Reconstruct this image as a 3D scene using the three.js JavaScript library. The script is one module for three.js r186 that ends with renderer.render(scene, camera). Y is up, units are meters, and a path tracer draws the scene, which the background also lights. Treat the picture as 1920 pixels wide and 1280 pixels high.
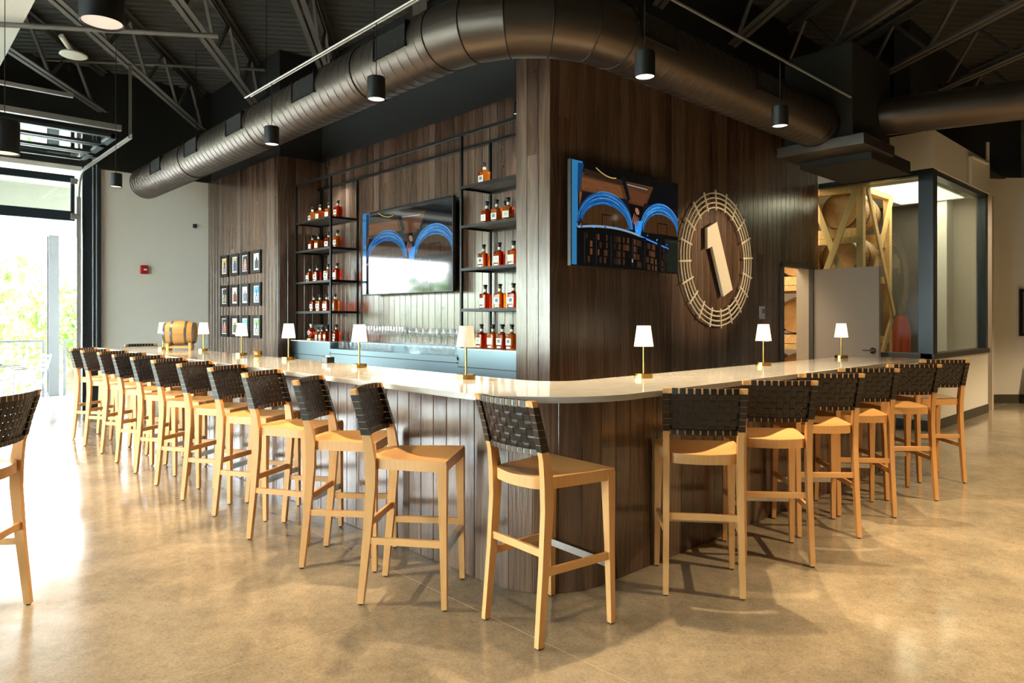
import * as THREE from 'three';
import { RoundedBoxGeometry } from 'three/addons/geometries/RoundedBoxGeometry.js';
import { mergeGeometries, toCreasedNormals } from 'three/addons/utils/BufferGeometryUtils.js';
import { RectAreaLightUniformsLib } from 'three/addons/lights/RectAreaLightUniformsLib.js';

// ---------------------------------------------------------------- camera, sky, exposure
// Plan axes: x runs along the right wing of the bar, u (= -z) along the left wing; the camera stands at x = u = 0.
RectAreaLightUniformsLib.init();
const scene = new THREE.Scene();
const F = 1300, CX = 960, HZ = 598, EYE = 1.44, TH = Math.atan2(960 + 253, 1300);
const SN = Math.sin(TH), CS = Math.cos(TH);
const camera = new THREE.PerspectiveCamera(2 * Math.atan(640 / F) * 180 / Math.PI, 1.5, 0.05, 300);
camera.position.set(0, EYE, 0);
camera.rotation.y = -TH;
camera.setViewOffset(1920, 1280, 0, 640 - HZ, 1920, 1280);
const renderer = new THREE.WebGLRenderer();
renderer.toneMapping = THREE.LinearToneMapping;
renderer.toneMappingExposure = 1.28;
renderer.shadowMap.enabled = true;
scene.background = new THREE.Color(0.89, 0.955, 1.0);            // even, overcast sky
scene.backgroundIntensity = 34.0;
const WARM = new THREE.Color(1.0, 0.74, 0.43), SHADEGLOW = new THREE.Color(1.0, 0.80, 0.52);
const PENDANT_CD = 20, BIG_CD = 17, RIGHT_CD = 36;

// ---------------------------------------------------------------- helpers
let seed = 7;
const rnd = () => { seed = (seed * 1664525 + 1013904223) >>> 0; return seed / 4294967296; };
const rr = (a, b) => a + (b - a) * rnd();
const P3 = (x, y, u) => new THREE.Vector3(x, y, -u);
const dirOf = (px, py) => { const a = (px - CX) / F, b = (HZ - py) / F; return [SN + a * CS, b, CS - a * SN]; };
const onY = (px, py, y) => { const d = dirOf(px, py), t = (y - EYE) / d[1]; return [d[0] * t, y, d[2] * t]; };
const onX = (px, py, x) => { const d = dirOf(px, py), t = x / d[0]; return [x, EYE + d[1] * t, d[2] * t]; };
const onU = (px, py, u) => { const d = dirOf(px, py), t = u / d[2]; return [d[0] * t, EYE + d[1] * t, u]; };
const used = new Map();
function numbered(n) { const k = used.get(n) ?? 0; used.set(n, k + 1); return k ? `${n}_${String(k).padStart(3, '0')}` : n; }
function tag(o, label, category, group, kind) {
  if (label) o.userData.label = label;
  if (category) o.userData.category = category;
  if (group) o.userData.group = group;
  if (kind) o.userData.kind = kind;
  return o;
}
function thing(name, label, category, x, y, u, turn = 0, group) {
  const g = new THREE.Group(); g.name = numbered(name); g.position.set(x, y, -u); g.rotation.y = turn; scene.add(g);
  return tag(g, label, category, group);
}
function part(parent, name, geo, mat, label) {
  const m = new THREE.Mesh(geo, mat); m.name = name; parent.add(m);
  if (label) m.userData.label = label;
  return m;
}
function solo(name, geo, mat, label, category, x, y, u, turn = 0, group) {
  const m = new THREE.Mesh(geo, mat); m.name = numbered(name); m.position.set(x, y, -u); m.rotation.y = turn; scene.add(m);
  return tag(m, label, category, group);
}
function struct(name, geo, mat, x = 0, y = 0, u = 0, turn = 0, label, category) {
  return tag(solo(name, geo, mat, label, category, x, y, u, turn), null, null, null, 'structure');
}
function dup(src, name, label, x, y, u, turn, group) {
  const c = src.clone(); c.name = numbered(name); c.userData = { ...src.userData }; c.position.set(x, y, -u); c.rotation.y = turn; scene.add(c);
  if (label) c.userData.label = label;
  if (group) c.userData.group = group;
  return c;
}
const ORD = ['first', 'second', 'third', 'fourth', 'fifth', 'sixth', 'seventh', 'eighth', 'ninth', 'tenth', 'eleventh', 'twelfth'];
const box = (w, h, d, x = 0, y = 0, z = 0) => new THREE.BoxGeometry(w, h, d).translate(x, y, z);
const rbox = (w, h, d, r = 0.004, x = 0, y = 0, z = 0) => new RoundedBoxGeometry(w, h, d, 1, Math.min(r, w / 2.1, h / 2.1, d / 2.1)).translate(x, y, z);
const cyl = (r0, r1, h, n = 24, x = 0, y = 0, z = 0, open = false) => new THREE.CylinderGeometry(r1, r0, h, n, 1, open).translate(x, y + h / 2, z);
const lathe = (pts, n = 32) => new THREE.LatheGeometry(pts.map(([r, y]) => new THREE.Vector2(r, y)), n);
const merge = (list) => mergeGeometries(list.map((g) => (g.index ? g.toNonIndexed() : g)).map((g) => { for (const k of Object.keys(g.attributes)) if (!['position', 'normal', 'uv'].includes(k)) g.deleteAttribute(k); return g; }));
// axis-aligned box given by its extents in plan axes
const ext = (x0, x1, y0, y1, u0, u1) => box(x1 - x0, y1 - y0, u1 - u0, (x0 + x1) / 2, (y0 + y1) / 2, -(u0 + u1) / 2);
function rod(a, b, r, n = 10) {                       // round bar between two points (Vector3)
  const d = b.clone().sub(a), g = new THREE.CylinderGeometry(r, r, d.length(), n).translate(0, d.length() / 2, 0);
  g.applyQuaternion(new THREE.Quaternion().setFromUnitVectors(new THREE.Vector3(0, 1, 0), d.clone().normalize()));
  return g.translate(a.x, a.y, a.z);
}
function bar(a, b, w, h, roll = new THREE.Vector3(0, 1, 0)) {   // square bar between two points, h across "roll"
  const d = b.clone().sub(a), L = d.length(), z = d.normalize(), x = new THREE.Vector3().crossVectors(roll, z).normalize(), y = new THREE.Vector3().crossVectors(z, x);
  const g = new THREE.BoxGeometry(w, h, L).translate(0, 0, L / 2);
  return g.applyMatrix4(new THREE.Matrix4().makeBasis(x, y, z).setPosition(a));
}
function tube(pts, r, n = 8, seg = 0) {
  return new THREE.TubeGeometry(new THREE.CatmullRomCurve3(pts, false, 'catmullrom', 0.3), seg || pts.length * 6, r, n);
}
// loft of rectangles: rows of [x, y, z, width, depth]
function loft(rows) {
  const pos = [], uv = [], idx = [];
  const ring = rows.map(([x, y, z, w, d]) => [[x - w / 2, y, z + d / 2], [x + w / 2, y, z + d / 2], [x + w / 2, y, z - d / 2], [x - w / 2, y, z - d / 2]]);
  const quad = (a, b, c, d) => { const n = pos.length / 3; pos.push(...a, ...b, ...c, ...d); uv.push(a[0] + a[2], a[1], b[0] + b[2], b[1], c[0] + c[2], c[1], d[0] + d[2], d[1]); idx.push(n, n + 1, n + 2, n, n + 2, n + 3); };
  for (let i = 0; i + 1 < ring.length; i++) for (let k = 0; k < 4; k++) quad(ring[i][k], ring[i][(k + 1) % 4], ring[i + 1][(k + 1) % 4], ring[i + 1][k]);
  const b = ring[0], t = ring[ring.length - 1]; quad(b[3], b[2], b[1], b[0]); quad(t[0], t[1], t[2], t[3]);
  const g = new THREE.BufferGeometry();
  g.setAttribute('position', new THREE.Float32BufferAttribute(pos, 3)); g.setAttribute('uv', new THREE.Float32BufferAttribute(uv, 2)); g.setIndex(idx); g.computeVertexNormals();
  return g;
}

// ---------------------------------------------------------------- textures and materials
function hash2(x, y, s) { let h = (x * 374761393 + y * 668265263 + s * 974634777) | 0; h = Math.imul(h ^ (h >>> 13), 1274126177); return ((h ^ (h >>> 16)) >>> 0) / 4294967296; }
function vnoise(x, y, px, py, s) {                  // tiling value noise
  const x0 = Math.floor(x), y0 = Math.floor(y), fx = x - x0, fy = y - y0, sx = fx * fx * (3 - 2 * fx), sy = fy * fy * (3 - 2 * fy);
  const w = (a, n) => ((a % n) + n) % n, h = (a, b) => hash2(w(a, px), w(b, py), s);
  return (h(x0, y0) * (1 - sx) + h(x0 + 1, y0) * sx) * (1 - sy) + (h(x0, y0 + 1) * (1 - sx) + h(x0 + 1, y0 + 1) * sx) * sy;
}
function dataTex(w, h, fn, srgb, rep = [1, 1]) {
  const d = new Uint8Array(w * h * 4);
  for (let j = 0; j < h; j++) for (let i = 0; i < w; i++) { const c = fn(i / w, j / h, i, j), o = (j * w + i) * 4; d[o] = c[0]; d[o + 1] = c[1]; d[o + 2] = c[2]; d[o + 3] = 255; }
  const t = new THREE.DataTexture(d, w, h); t.wrapS = t.wrapT = THREE.RepeatWrapping; t.magFilter = THREE.LinearFilter; t.minFilter = THREE.LinearFilter;
  if (srgb) t.colorSpace = THREE.SRGBColorSpace; t.repeat.set(...rep); t.needsUpdate = true; return t;
}
const clamp255 = (v) => Math.max(0, Math.min(255, v));
// wood grain along v; one tile = 0.6 m x 2.4 m
function woodTex(lo, hi, lines, contrast, s) {
  return dataTex(512, 1024, (u, v) => {
    const warp = vnoise(u * 4, v * 3, 4, 3, s) * 2.4 + vnoise(u * 9, v * 6, 9, 6, s + 1) * 0.6;
    const ringv = 0.5 + 0.5 * Math.sin((u * lines + warp * 1.6) * Math.PI * 2);
    const fine = vnoise(u * 240, v * 16, 240, 16, s + 2), coarse = vnoise(u * 9, v * 3, 9, 3, s + 3), pore = vnoise(u * 160, v * 40, 160, 40, s + 4);
    let t = 0.5 + (Math.pow(ringv, 1.6) - 0.45) * 0.42 * contrast + (fine - 0.5) * 0.7 * contrast + (coarse - 0.5) * 0.7 * contrast - (pore > 0.82 ? 0.18 * contrast : 0);
    const kx = u * 6 - Math.floor(u * 6) - 0.5, ky = v * 5 - Math.floor(v * 5) - 0.5, kid = hash2(Math.floor(u * 6), Math.floor(v * 5), s + 9);
    if (kid > 0.86) { const r = Math.hypot(kx * 2.2, ky * 6); if (r < 0.28) t -= (0.28 - r) * 2.2 * contrast; }
    t = Math.max(0, Math.min(1, t));
    return [0, 1, 2].map((c) => clamp255(lo[c] + (hi[c] - lo[c]) * t));
  }, true, [1 / 0.6, 1 / 2.4]);
}
const darkWoodMap = woodTex([70, 55, 46], [142, 117, 100], 13, 0.5, 3);
const beechMap = woodTex([200, 148, 88], [222, 172, 113], 16, 0.32, 21);
const pineMap = woodTex([196, 152, 92], [240, 208, 150], 18, 0.6, 33);
const fineBump = dataTex(512, 512, (u, v) => { const g = 255 * (0.6 * vnoise(u * 220, v * 18, 220, 18, 5) + 0.4 * vnoise(u * 60, v * 6, 60, 6, 6)); return [g, g, g]; }, false, [1 / 0.6, 1 / 1.2]);
const floorMap = dataTex(1024, 1024, (u, v) => {      // one tile = 3 m
  const a = vnoise(u * 5, v * 5, 5, 5, 41), b = vnoise(u * 17, v * 17, 17, 17, 42), c = vnoise(u * 70, v * 70, 70, 70, 43), d = vnoise(u * 380, v * 380, 380, 380, 44), e = vnoise(u * 500, v * 500, 500, 500, 45);
  let t = 0.5 + (a - 0.5) * 0.30 + (b - 0.5) * 0.22 + (c - 0.5) * 0.16 + (d - 0.5) * 0.22;
  if (e > 0.86) t -= 0.22; if (e < 0.1) t += 0.16;
  return [106 + 84 * t, 97 + 78 * t, 82 + 68 * t].map(clamp255);
}, true, [1 / 3, 1 / 3]);
const floorRough = dataTex(512, 512, (u, v) => { const g = 255 * (0.09 + 0.08 * vnoise(u * 7, v * 7, 7, 7, 51) + 0.05 * vnoise(u * 40, v * 40, 40, 40, 52)); return [g, g, g]; }, false, [1 / 3, 1 / 3]);
const speckMap = dataTex(256, 256, (u, v) => { const n = vnoise(u * 90, v * 90, 90, 90, 61), m = vnoise(u * 8, v * 8, 8, 8, 62), g = 204 + 10 * (m - 0.5) - (n > 0.9 ? 10 : 0); return [g, g - 2, g - 7].map(clamp255); }, true, [1 / 0.5, 1 / 0.5]);
const plasterBump = dataTex(256, 256, (u, v) => { const g = 255 * vnoise(u * 90, v * 90, 90, 90, 71); return [g, g, g]; }, false, [1 / 0.4, 1 / 0.4]);
const leatherBump = dataTex(256, 256, (u, v) => { const g = 255 * (0.6 * vnoise(u * 60, v * 60, 60, 60, 81) + 0.4 * vnoise(u * 20, v * 20, 20, 20, 82)); return [g, g, g]; }, false, [1 / 0.12, 1 / 0.12]);

const std = (o) => new THREE.MeshStandardMaterial(o), phy = (o) => new THREE.MeshPhysicalMaterial(o);
const M = {
  floor: std({ map: floorMap, roughnessMap: floorRough, roughness: 1 }),
  joint: std({ color: 0xb9b1a0, roughness: 0.9 }),
  white: std({ color: 0xf0ede5, roughness: 0.85, bumpMap: plasterBump, bumpScale: 0.0005 }),
  umber: std({ color: 0x7d7267, roughness: 0.85 }),
  greige: std({ color: 0xcbbfae, roughness: 0.85 }),
  black: std({ color: 0x1a1b1a, roughness: 0.75 }),
  deck: std({ color: 0x454542, roughness: 0.6 }),
  steelBlack: std({ color: 0x6a6660, roughness: 0.5, metalness: 0.3 }),
  frame: std({ color: 0x141414, roughness: 0.4, metalness: 0.5 }),
  duct: std({ color: 0x5f564f, roughness: 0.36, metalness: 0.85 }),
  ductSeam: std({ color: 0x35302c, roughness: 0.4, metalness: 0.8 }),
  quartz: phy({ map: speckMap, roughness: 0.07 }),
  beech: std({ map: beechMap, roughness: 0.42 }),
  pine: std({ map: pineMap, roughness: 0.7 }),
  leather: std({ color: 0x211a16, roughness: 0.4, bumpMap: leatherBump, bumpScale: 0.00012 }),
  steel: std({ color: 0xb9bcbe, roughness: 0.24, metalness: 1 }),
  steelCab: std({ color: 0x7f929c, roughness: 0.28, metalness: 1 }),
  chrome: std({ color: 0xd8d8d8, roughness: 0.12, metalness: 1 }),
  galv: std({ color: 0xb4b5b2, roughness: 0.38, metalness: 0.8 }),
  brass: std({ color: 0xb08a48, roughness: 0.22, metalness: 1 }),
  rubber: std({ color: 0x1a1a1a, roughness: 0.8 }),
  shade: phy({ color: 0xf6efe2, roughness: 0.9, transmission: 0.4, emissive: SHADEGLOW, emissiveIntensity: 0.75, side: THREE.DoubleSide }),
  shadeOff: phy({ color: 0xf2efe8, roughness: 0.9, transmission: 0.3, side: THREE.DoubleSide }),
  grille: std({ color: 0x090909, roughness: 0.95 }),
  pendant: std({ color: 0x17181a, roughness: 0.45 }),
  lens: std({ color: 0xfff4e2, roughness: 0.4, emissive: new THREE.Color(1, 0.9, 0.72), emissiveIntensity: 1.6 }),
  bulb: std({ color: 0xfff2dd, roughness: 0.6, emissive: SHADEGLOW, emissiveIntensity: 0.8 }),
  lensDim: std({ color: 0xd8d4d2, roughness: 0.5, emissive: new THREE.Color(1, 0.9, 0.78), emissiveIntensity: 0.35 }),
  lensCool: std({ color: 0xffffff, roughness: 0.4, emissive: new THREE.Color(0.82, 1, 0.95), emissiveIntensity: 2.0 }),
  panelLight: std({ color: 0xffffff, roughness: 0.5, emissive: new THREE.Color(1, 0.93, 0.78), emissiveIntensity: 1.5 }),
  glass: phy({ color: 0xffffff, transmission: 0.9, roughness: 0.03, thickness: 0, ior: 1.5 }),
  pane: phy({ color: 0xe9f0ec, transmission: 1, roughness: 0.01, thickness: 0, ior: 1.5 }),
  whitePaint: std({ color: 0xe9e7e0, roughness: 0.5 }),
  red: std({ color: 0xb3141c, roughness: 0.4 }),
  plastic: std({ color: 0xc9c9c6, roughness: 0.45 }),
  signWhite: std({ color: 0xe4dccb, roughness: 0.45 }),
  doorGrey: std({ color: 0xa99a8c, roughness: 0.55 }),
  trim: std({ color: 0x55504a, roughness: 0.6 }),
  baseRubber: std({ color: 0x4c4740, roughness: 0.6 }),
  doorNavy: std({ color: 0x253039, roughness: 0.35 }),
  patio: std({ color: 0xbdbab3, roughness: 0.8 }),
  asphalt: std({ color: 0xa8a8a4, roughness: 0.9 }),
  galvGrey: std({ color: 0x6d7378, roughness: 0.5, metalness: 0.4 }),
  barkless: std({ color: 0x6a5a48, roughness: 0.9 }),
  oak: std({ map: pineMap, color: 0xcdbb9f, roughness: 0.6 }),
  hoop: std({ color: 0x5b6063, roughness: 0.4, metalness: 0.7 }),
  amber: phy({ color: 0xf08a2a, roughness: 0.06, transmission: 0.75, thickness: 0.05, ior: 1.36, attenuationColor: new THREE.Color(0.85, 0.22, 0.03), attenuationDistance: 0.12 }),
  amberRed: phy({ color: 0xe0561c, roughness: 0.06, transmission: 0.75, thickness: 0.05, ior: 1.36, attenuationColor: new THREE.Color(0.75, 0.12, 0.03), attenuationDistance: 0.12 }),
  cream: std({ color: 0xe6dfcb, roughness: 0.6 }),
  labelBlue: std({ color: 0x5d7388, roughness: 0.6 }),
  labelGreen: std({ color: 0xc4ccb4, roughness: 0.6 }),
  capBlack: std({ color: 0x17120f, roughness: 0.4 }),
  capBand: std({ color: 0xd9cfb8, roughness: 0.5 }),
  orange: std({ color: 0xd2542a, roughness: 0.7 }),
};
const boardTint = [0xffffff, 0xe8ddd4, 0xd2c5bb, 0xf4e6da, 0xc8bbb1, 0xeae2da].map((c) => phy({ map: darkWoodMap, color: c, roughness: 0.22, ior: 1.75, bumpMap: fineBump, bumpScale: 0.0006 }));

// ---------------------------------------------------------------- vertical boards
const boardCache = new Map();
function boardGeo(w, h, variant) {
  const key = [w.toFixed(3), h.toFixed(2), variant].join();
  if (!boardCache.has(key)) {
    const t = 0.019, c = 0.0032, hw = w / 2 - 0.0013, pts = [[-hw, 0], [-hw, t - c], [-hw + c, t], [hw - c, t], [hw, t - c], [hw, 0]];
    const pos = [], uv = [], ou = variant * 0.171, ov = variant * 0.63;
    const q = (a, b, cc, d) => { for (const p of [a, b, cc, a, cc, d]) { pos.push(...p); uv.push(p[0] + ou + p[2] * 0.5, p[1] + ov); } };
    for (let i = 0; i < 5; i++) { const [x0, z0] = pts[i], [x1, z1] = pts[i + 1]; q([x0, 0, z0], [x1, 0, z1], [x1, h, z1], [x0, h, z0]); }
    q([-hw, h, t - c], [hw, h, t - c], [hw, h, 0], [-hw, h, 0]); q([-hw, 0, 0], [hw, 0, 0], [hw, 0, t - c], [-hw, 0, t - c]);
    const g = new THREE.BufferGeometry(); g.setAttribute('position', new THREE.Float32BufferAttribute(pos, 3)); g.setAttribute('uv', new THREE.Float32BufferAttribute(uv, 2)); g.computeVertexNormals();
    boardCache.set(key, g);
  }
  return boardCache.get(key);
}
// boards along a plan line from (x0,u0) to (x1,u1); "turn" makes +z the outward side; skip(x,u,y0,y1) may return cut [ya,yb] ranges
function boards(parent, x0, u0, x1, u1, y0, y1, turn, width = 0.127, cuts) {
  const L = Math.hypot(x1 - x0, u1 - u0), n = Math.max(1, Math.round(L / width)), w = L / n;
  for (let i = 0; i < n; i++) {
    const f = (i + 0.5) / n, x = x0 + (x1 - x0) * f, u = u0 + (u1 - u0) * f, mat = boardTint[Math.floor(rnd() * 6)];
    let spans = cuts ? cuts(x, u, y0, y1) : [[y0, y1]];
    spans = spans.flatMap(([a, b]) => (b - a > 1.6 && rnd() < 0.45 ? (() => { const m = a + (b - a) * (0.15 + 0.7 * Math.round(rnd() * 8) / 8); return [[a, m - 0.001], [m, b]]; })() : [[a, b]]));
    for (const [a, b] of spans) {
      const m = part(parent, 'board', boardGeo(w, b - a, Math.floor(rnd() * 7)), spans.length > 1 ? boardTint[Math.floor(rnd() * 6)] : mat);
      m.position.set(x - parent.position.x, a - parent.position.y, -u - parent.position.z); m.rotation.y = turn;
    }
  }
}

// ================================================================ THE ROOM
const WU = 12.68, SOF = 3.85, ROOF = 5.42, XL = -7.6, XR = 16.5, UN = -8;
// floor: polished concrete slabs with saw-cut joints
{
  const base = struct('floor', ext(XL, XR, -0.3, -0.0015, UN, 12.9), M.joint, 0, 0, 0, 0, 'polished concrete floor');
  const xs = [XL, -4.6, -1.6, 2.215, 6.6, 11, XR], us = [UN, -3.6, 0.4, 2.905, 7.2, 12.9];
  for (let i = 0; i + 1 < xs.length; i++) for (let j = 0; j + 1 < us.length; j++) {
    const g = 0.006, w = xs[i + 1] - xs[i] - g, d = us[j + 1] - us[j] - g, geo = box(w, 0.0014, d);
    const p = geo.attributes.position, n = geo.attributes.normal, uv = geo.attributes.uv, cx = (xs[i] + xs[i + 1]) / 2, cu = (us[j] + us[j + 1]) / 2;
    for (let k = 0; k < p.count; k++) uv.setXY(k, p.getX(k) + cx, p.getZ(k) - cu);
    const m = part(base, 'slab', geo, M.floor); m.position.set(cx, -0.0007, -cu);
  }
}
// far wall (garage doors and white wall), all in the plane u = WU
const DX1 = 2.41, DX0 = -2.6, HEAD = 3.78;
struct('wall_far', merge([ext(DX1 + 0.14, 5.6, 0, SOF, WU, WU + 0.25), ext(DX0, DX1 + 0.14, HEAD, SOF, WU, WU + 0.25), ext(-3.1, DX0, 0, SOF, WU, WU + 0.25), ext(-7.4, -3.1, HEAD, SOF, WU, WU + 0.25), ext(XL, -7.4, 0, SOF, WU, WU + 0.25)]), M.white, 0, 0, 0, 0, 'off-white painted wall beside the garage door');
struct('wall_far_upper', ext(XL - 0.25, XR, SOF, ROOF + 0.2, WU - 0.06, WU + 0.25), M.black, 0, 0, 0, 0, 'black painted upper wall above the garage door');
struct('wall_near', ext(XL, XR, 0, ROOF + 0.2, UN - 0.25, UN), M.umber, 0, 0, 0, 0, 'painted wall behind the viewer');
{ // side wall with tall windows; their light falls on everything that faces it
  const W = [[2.0, 5.2], [5.8, 8.8], [9.4, 12.2]], wt = 3.3, wb = 0.08, g = [ext(XL - 0.25, XL, wt, ROOF + 0.2, UN, WU + 0.25), ext(XL - 0.25, XL, 0, wb, UN, WU + 0.25)];
  [[UN, 2.0], [5.2, 5.8], [8.8, 9.4], [12.2, WU + 0.25]].forEach(([a, b]) => g.push(ext(XL - 0.25, XL, wb, wt, a, b)));
  struct('wall_side', merge(g), M.greige, 0, 0, 0, 0, 'painted side wall with tall windows');
  W.forEach(([a, b], i) => {
    const w = struct(`window_${i + 1}`, merge([ext(-0.06, 0.06, 0, wt - wb, 0, 0.08), ext(-0.06, 0.06, 0, wt - wb, b - a - 0.08, b - a), ext(-0.06, 0.06, 0, 0.08, 0.08, b - a - 0.08), ext(-0.06, 0.06, wt - wb - 0.08, wt - wb, 0.08, b - a - 0.08), ext(-0.05, 0.05, 0.08, wt - wb - 0.08, (b - a) / 2 - 0.04, (b - a) / 2 + 0.04)]), M.doorNavy, XL - 0.12, wb, a, 0, `tall dark framed window, ${ORD[i]} along the side wall`);
    for (const [p, q] of [[0.08, (b - a) / 2 - 0.04], [(b - a) / 2 + 0.04, b - a - 0.08]]) part(w, 'pane', ext(-0.003, 0.003, 0.08, wt - wb - 0.08, p, q), M.pane);
  });
}
struct('wall_east', ext(XR, XR + 0.25, 0, ROOF + 0.2, UN - 0.25, WU + 0.25), M.umber, 0, 0, 0, 0, 'painted end wall beyond the tasting room');
struct('roof', ext(XL - 0.25, XR + 0.25, ROOF + 0.1, ROOF + 0.3, UN - 0.25, WU + 0.25), M.black, 0, 0, 0, 0, 'dark roof');
// ceiling grid, turned against the bar
const GA = TH - 7.9 * Math.PI / 180, g1 = [Math.sin(GA), Math.cos(GA)], g2 = [Math.cos(GA), -Math.sin(GA)];
const GT = -GA;                                        // local -z of a turned group runs along g1
const clipG = (s, x0 = XL + 0.05, x1 = XR - 0.05, u0 = UN + 0.05, u1 = WU - 0.1) => {      // range of t with s*g2 + t*g1 inside the room
  let a = -1e9, b = 1e9;
  for (const [o, d, lo, hi] of [[s * g2[0], g1[0], x0, x1], [s * g2[1], g1[1], u0, u1]]) { const p = (lo - o) / d, q = (hi - o) / d; a = Math.max(a, Math.min(p, q)); b = Math.min(b, Math.max(p, q)); }
  return [a, b];
};
const G = (s, t) => [s * g2[0] + t * g1[0], s * g2[1] + t * g1[1]];
{ // corrugated roof deck: ribs run along g2
  const pos = [], idx = [], prof = [[0, 0], [0.05, 0], [0.07, 0.04], [0.13, 0.04]], pitch = 0.15, t0 = -12, t1 = 22, s0 = -17, s1 = 20;
  for (let t = t0; t < t1; t += pitch) for (const [dt, dy] of prof) for (const s of [s0, s1]) { const [x, u] = G(s, t + dt); pos.push(x, ROOF + dy, -u); }
  const n = pos.length / 6;
  for (let i = 0; i + 1 < n; i++) { const a = i * 2; idx.push(a, a + 1, a + 3, a, a + 3, a + 2); }
  // keep only the part over the room: move outside points onto its border is not needed, the walls stand below it
  const g = new THREE.BufferGeometry(); g.setAttribute('position', new THREE.Float32BufferAttribute(pos, 3)); g.setIndex(idx);
  const f = g.toNonIndexed(); f.computeVertexNormals();
  struct('ceiling', f, M.deck, 0, 0, 0, 0, 'dark corrugated metal roof deck');
}
const JB = 4.75, JT = 5.38;
for (let k = -6; k <= 10; k++) {
  const s = -3.71 + 1.25 * k; let [a, b] = clipG(s); if (b - a < 2) continue;
  a = Math.max(a, -1.5); const L = b - a, [x, u] = G(s, a);
  const near = k < -3 ? 'outermost on the garage side' : '';
  const j = thing('roof_joist', `dark open-web steel roof joist, ${k < 6 ? ORD[k + 6] : (k + 7) + 'th'} from the garage door corner`, 'joist', x, JB, u, GT, k < 0 ? 'joists over the garage door side' : k < 4 ? 'joists above the big duct' : 'joists over the tasting room side');
  for (const d of [-0.045, 0.045]) {
    part(j, 'bottom_chord', merge([box(0.06, 0.008, L, d, 0, -L / 2), box(0.008, 0.06, L, d * 0.4, 0.03, -L / 2)]), M.steelBlack);
    part(j, 'top_chord', merge([box(0.06, 0.008, L, d, JT - JB, -L / 2), box(0.008, 0.06, L, d * 0.4, JT - JB - 0.03, -L / 2)]), M.steelBlack);
  }
  const n = Math.floor(L / 0.62);
  const wg1 = bar(new THREE.Vector3(0, 0.02, 0), new THREE.Vector3(0, JT - JB - 0.02, -0.62), 0.035, 0.035), wg2 = bar(new THREE.Vector3(0, JT - JB - 0.02, 0), new THREE.Vector3(0, 0.02, -0.62), 0.035, 0.035);
  for (let i = 0; i < n; i++) { const w = part(j, 'web_member', i % 2 ? wg1 : wg2, M.steelBlack); w.position.z = -i * 0.62; }
}
// bridging pipes across the joists
for (const [t, y, r, nm, lb] of [[8.2, 4.63, 0.028, 'sprinkler_pipe', 'long dark sprinkler pipe crossing under the joists on the garage side'], [5.2, 5.2, 0.02, 'bridging_bar', 'thin dark bridging bar running high between the joists'], [10.6, 5.1, 0.02, 'bridging_bar', 'thin dark bridging bar across the joists near the far wall']]) {
  const a = G(t > 11 ? -3.4 : t > 8 ? -5.2 : -6.4, t), b = G(t > 11 ? -1.8 : t > 8 ? -2.2 : -0.2, t);
  solo(nm, rod(P3(a[0], 0, a[1]), P3(b[0], 0, b[1]), r), M.steelBlack, lb, 'pipe', 0, y, 0);
}
{ const a = G(3.2, 4.9), b = G(8.6, 5.0); solo('sprinkler_pipe', rod(P3(a[0], 0, a[1]), P3(b[0], 0, b[1]), 0.025), M.steelBlack, 'dark sprinkler pipe above the right wing of the bar', 'pipe', 0, 4.2, 0); }

// ---------------------------------------------------------------- wood-clad core behind the bar (aisle between)
const K = 1.545, PX = 4.45, PU = 4.275, BX = 5.13, PIN = 4.717, LBU = 9.83, TWX = 10.0;
const DOOR = [8.86, 9.78, 2.16];
{
  const w = struct('wall_back_bar', merge([ext(BX + 0.02, BX + 0.3, 0, SOF, PIN, LBU)]), M.black, 0, 0, 0, 0, 'dark wood plank wall behind the bottle shelves');
  boards(w, BX + 0.02, PIN, BX + 0.02, LBU, 0, SOF, -Math.PI / 2);
  const c = struct('pillar', merge([ext(PX + 0.02, BX + 0.3, 0, SOF, PU + 0.02, PIN - 0.02)]), M.black, 0, 0, 0, 0, 'dark wood clad pillar at the corner of the bar core', null);
  boards(c, PX + 0.02, PU, PX + 0.02, PIN, 0, SOF, -Math.PI / 2, 0.147);
  const pk = struct('wall_pictures', merge([ext(PX + 0.02, BX + 0.3, 0, SOF, LBU + 0.02, WU - 0.01)]), M.black, 0, 0, 0, 0, 'dark wood plank wall carrying the small framed pictures');
  boards(pk, PX + 0.02, LBU, PX + 0.02, WU - 0.01, 0, SOF, -Math.PI / 2);
  boards(pk, PX + 0.02, LBU + 0.02, BX, LBU + 0.02, 0, SOF, 0);
  const tv = struct('wall_television', merge([ext(PX + 0.02, DOOR[0], 0, SOF, PU + 0.02, PU + 0.2), ext(DOOR[0], DOOR[1], DOOR[2], SOF, PU + 0.02, PU + 0.2), ext(DOOR[1], TWX, 0, SOF, PU + 0.02, PU + 0.2)]), M.black, 0, 0, 0, 0, 'dark wood plank wall with the television and round sign');
  boards(tv, PX, PU + 0.02, TWX, PU + 0.02, 0, SOF, 0, 0.127, (x, u, a, b) => (x > DOOR[0] - 0.05 && x < DOOR[1] + 0.05 ? [[DOOR[2] + 0.03, b]] : [[a, b]]));
  struct('wall_core_upper', merge([ext(PX + 0.03, BX + 0.3, SOF, ROOF, PU + 0.03, PIN), ext(BX + 0.03, BX + 0.3, SOF, ROOF, PIN, LBU), ext(PX + 0.03, BX + 0.3, SOF, ROOF, LBU, WU - 0.07), ext(BX + 0.3, XR, SOF, ROOF, PU + 0.05, PU + 0.3)]), M.black, 0, 0, 0, 0, 'black painted upper walls above the wood planks');
}

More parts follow.
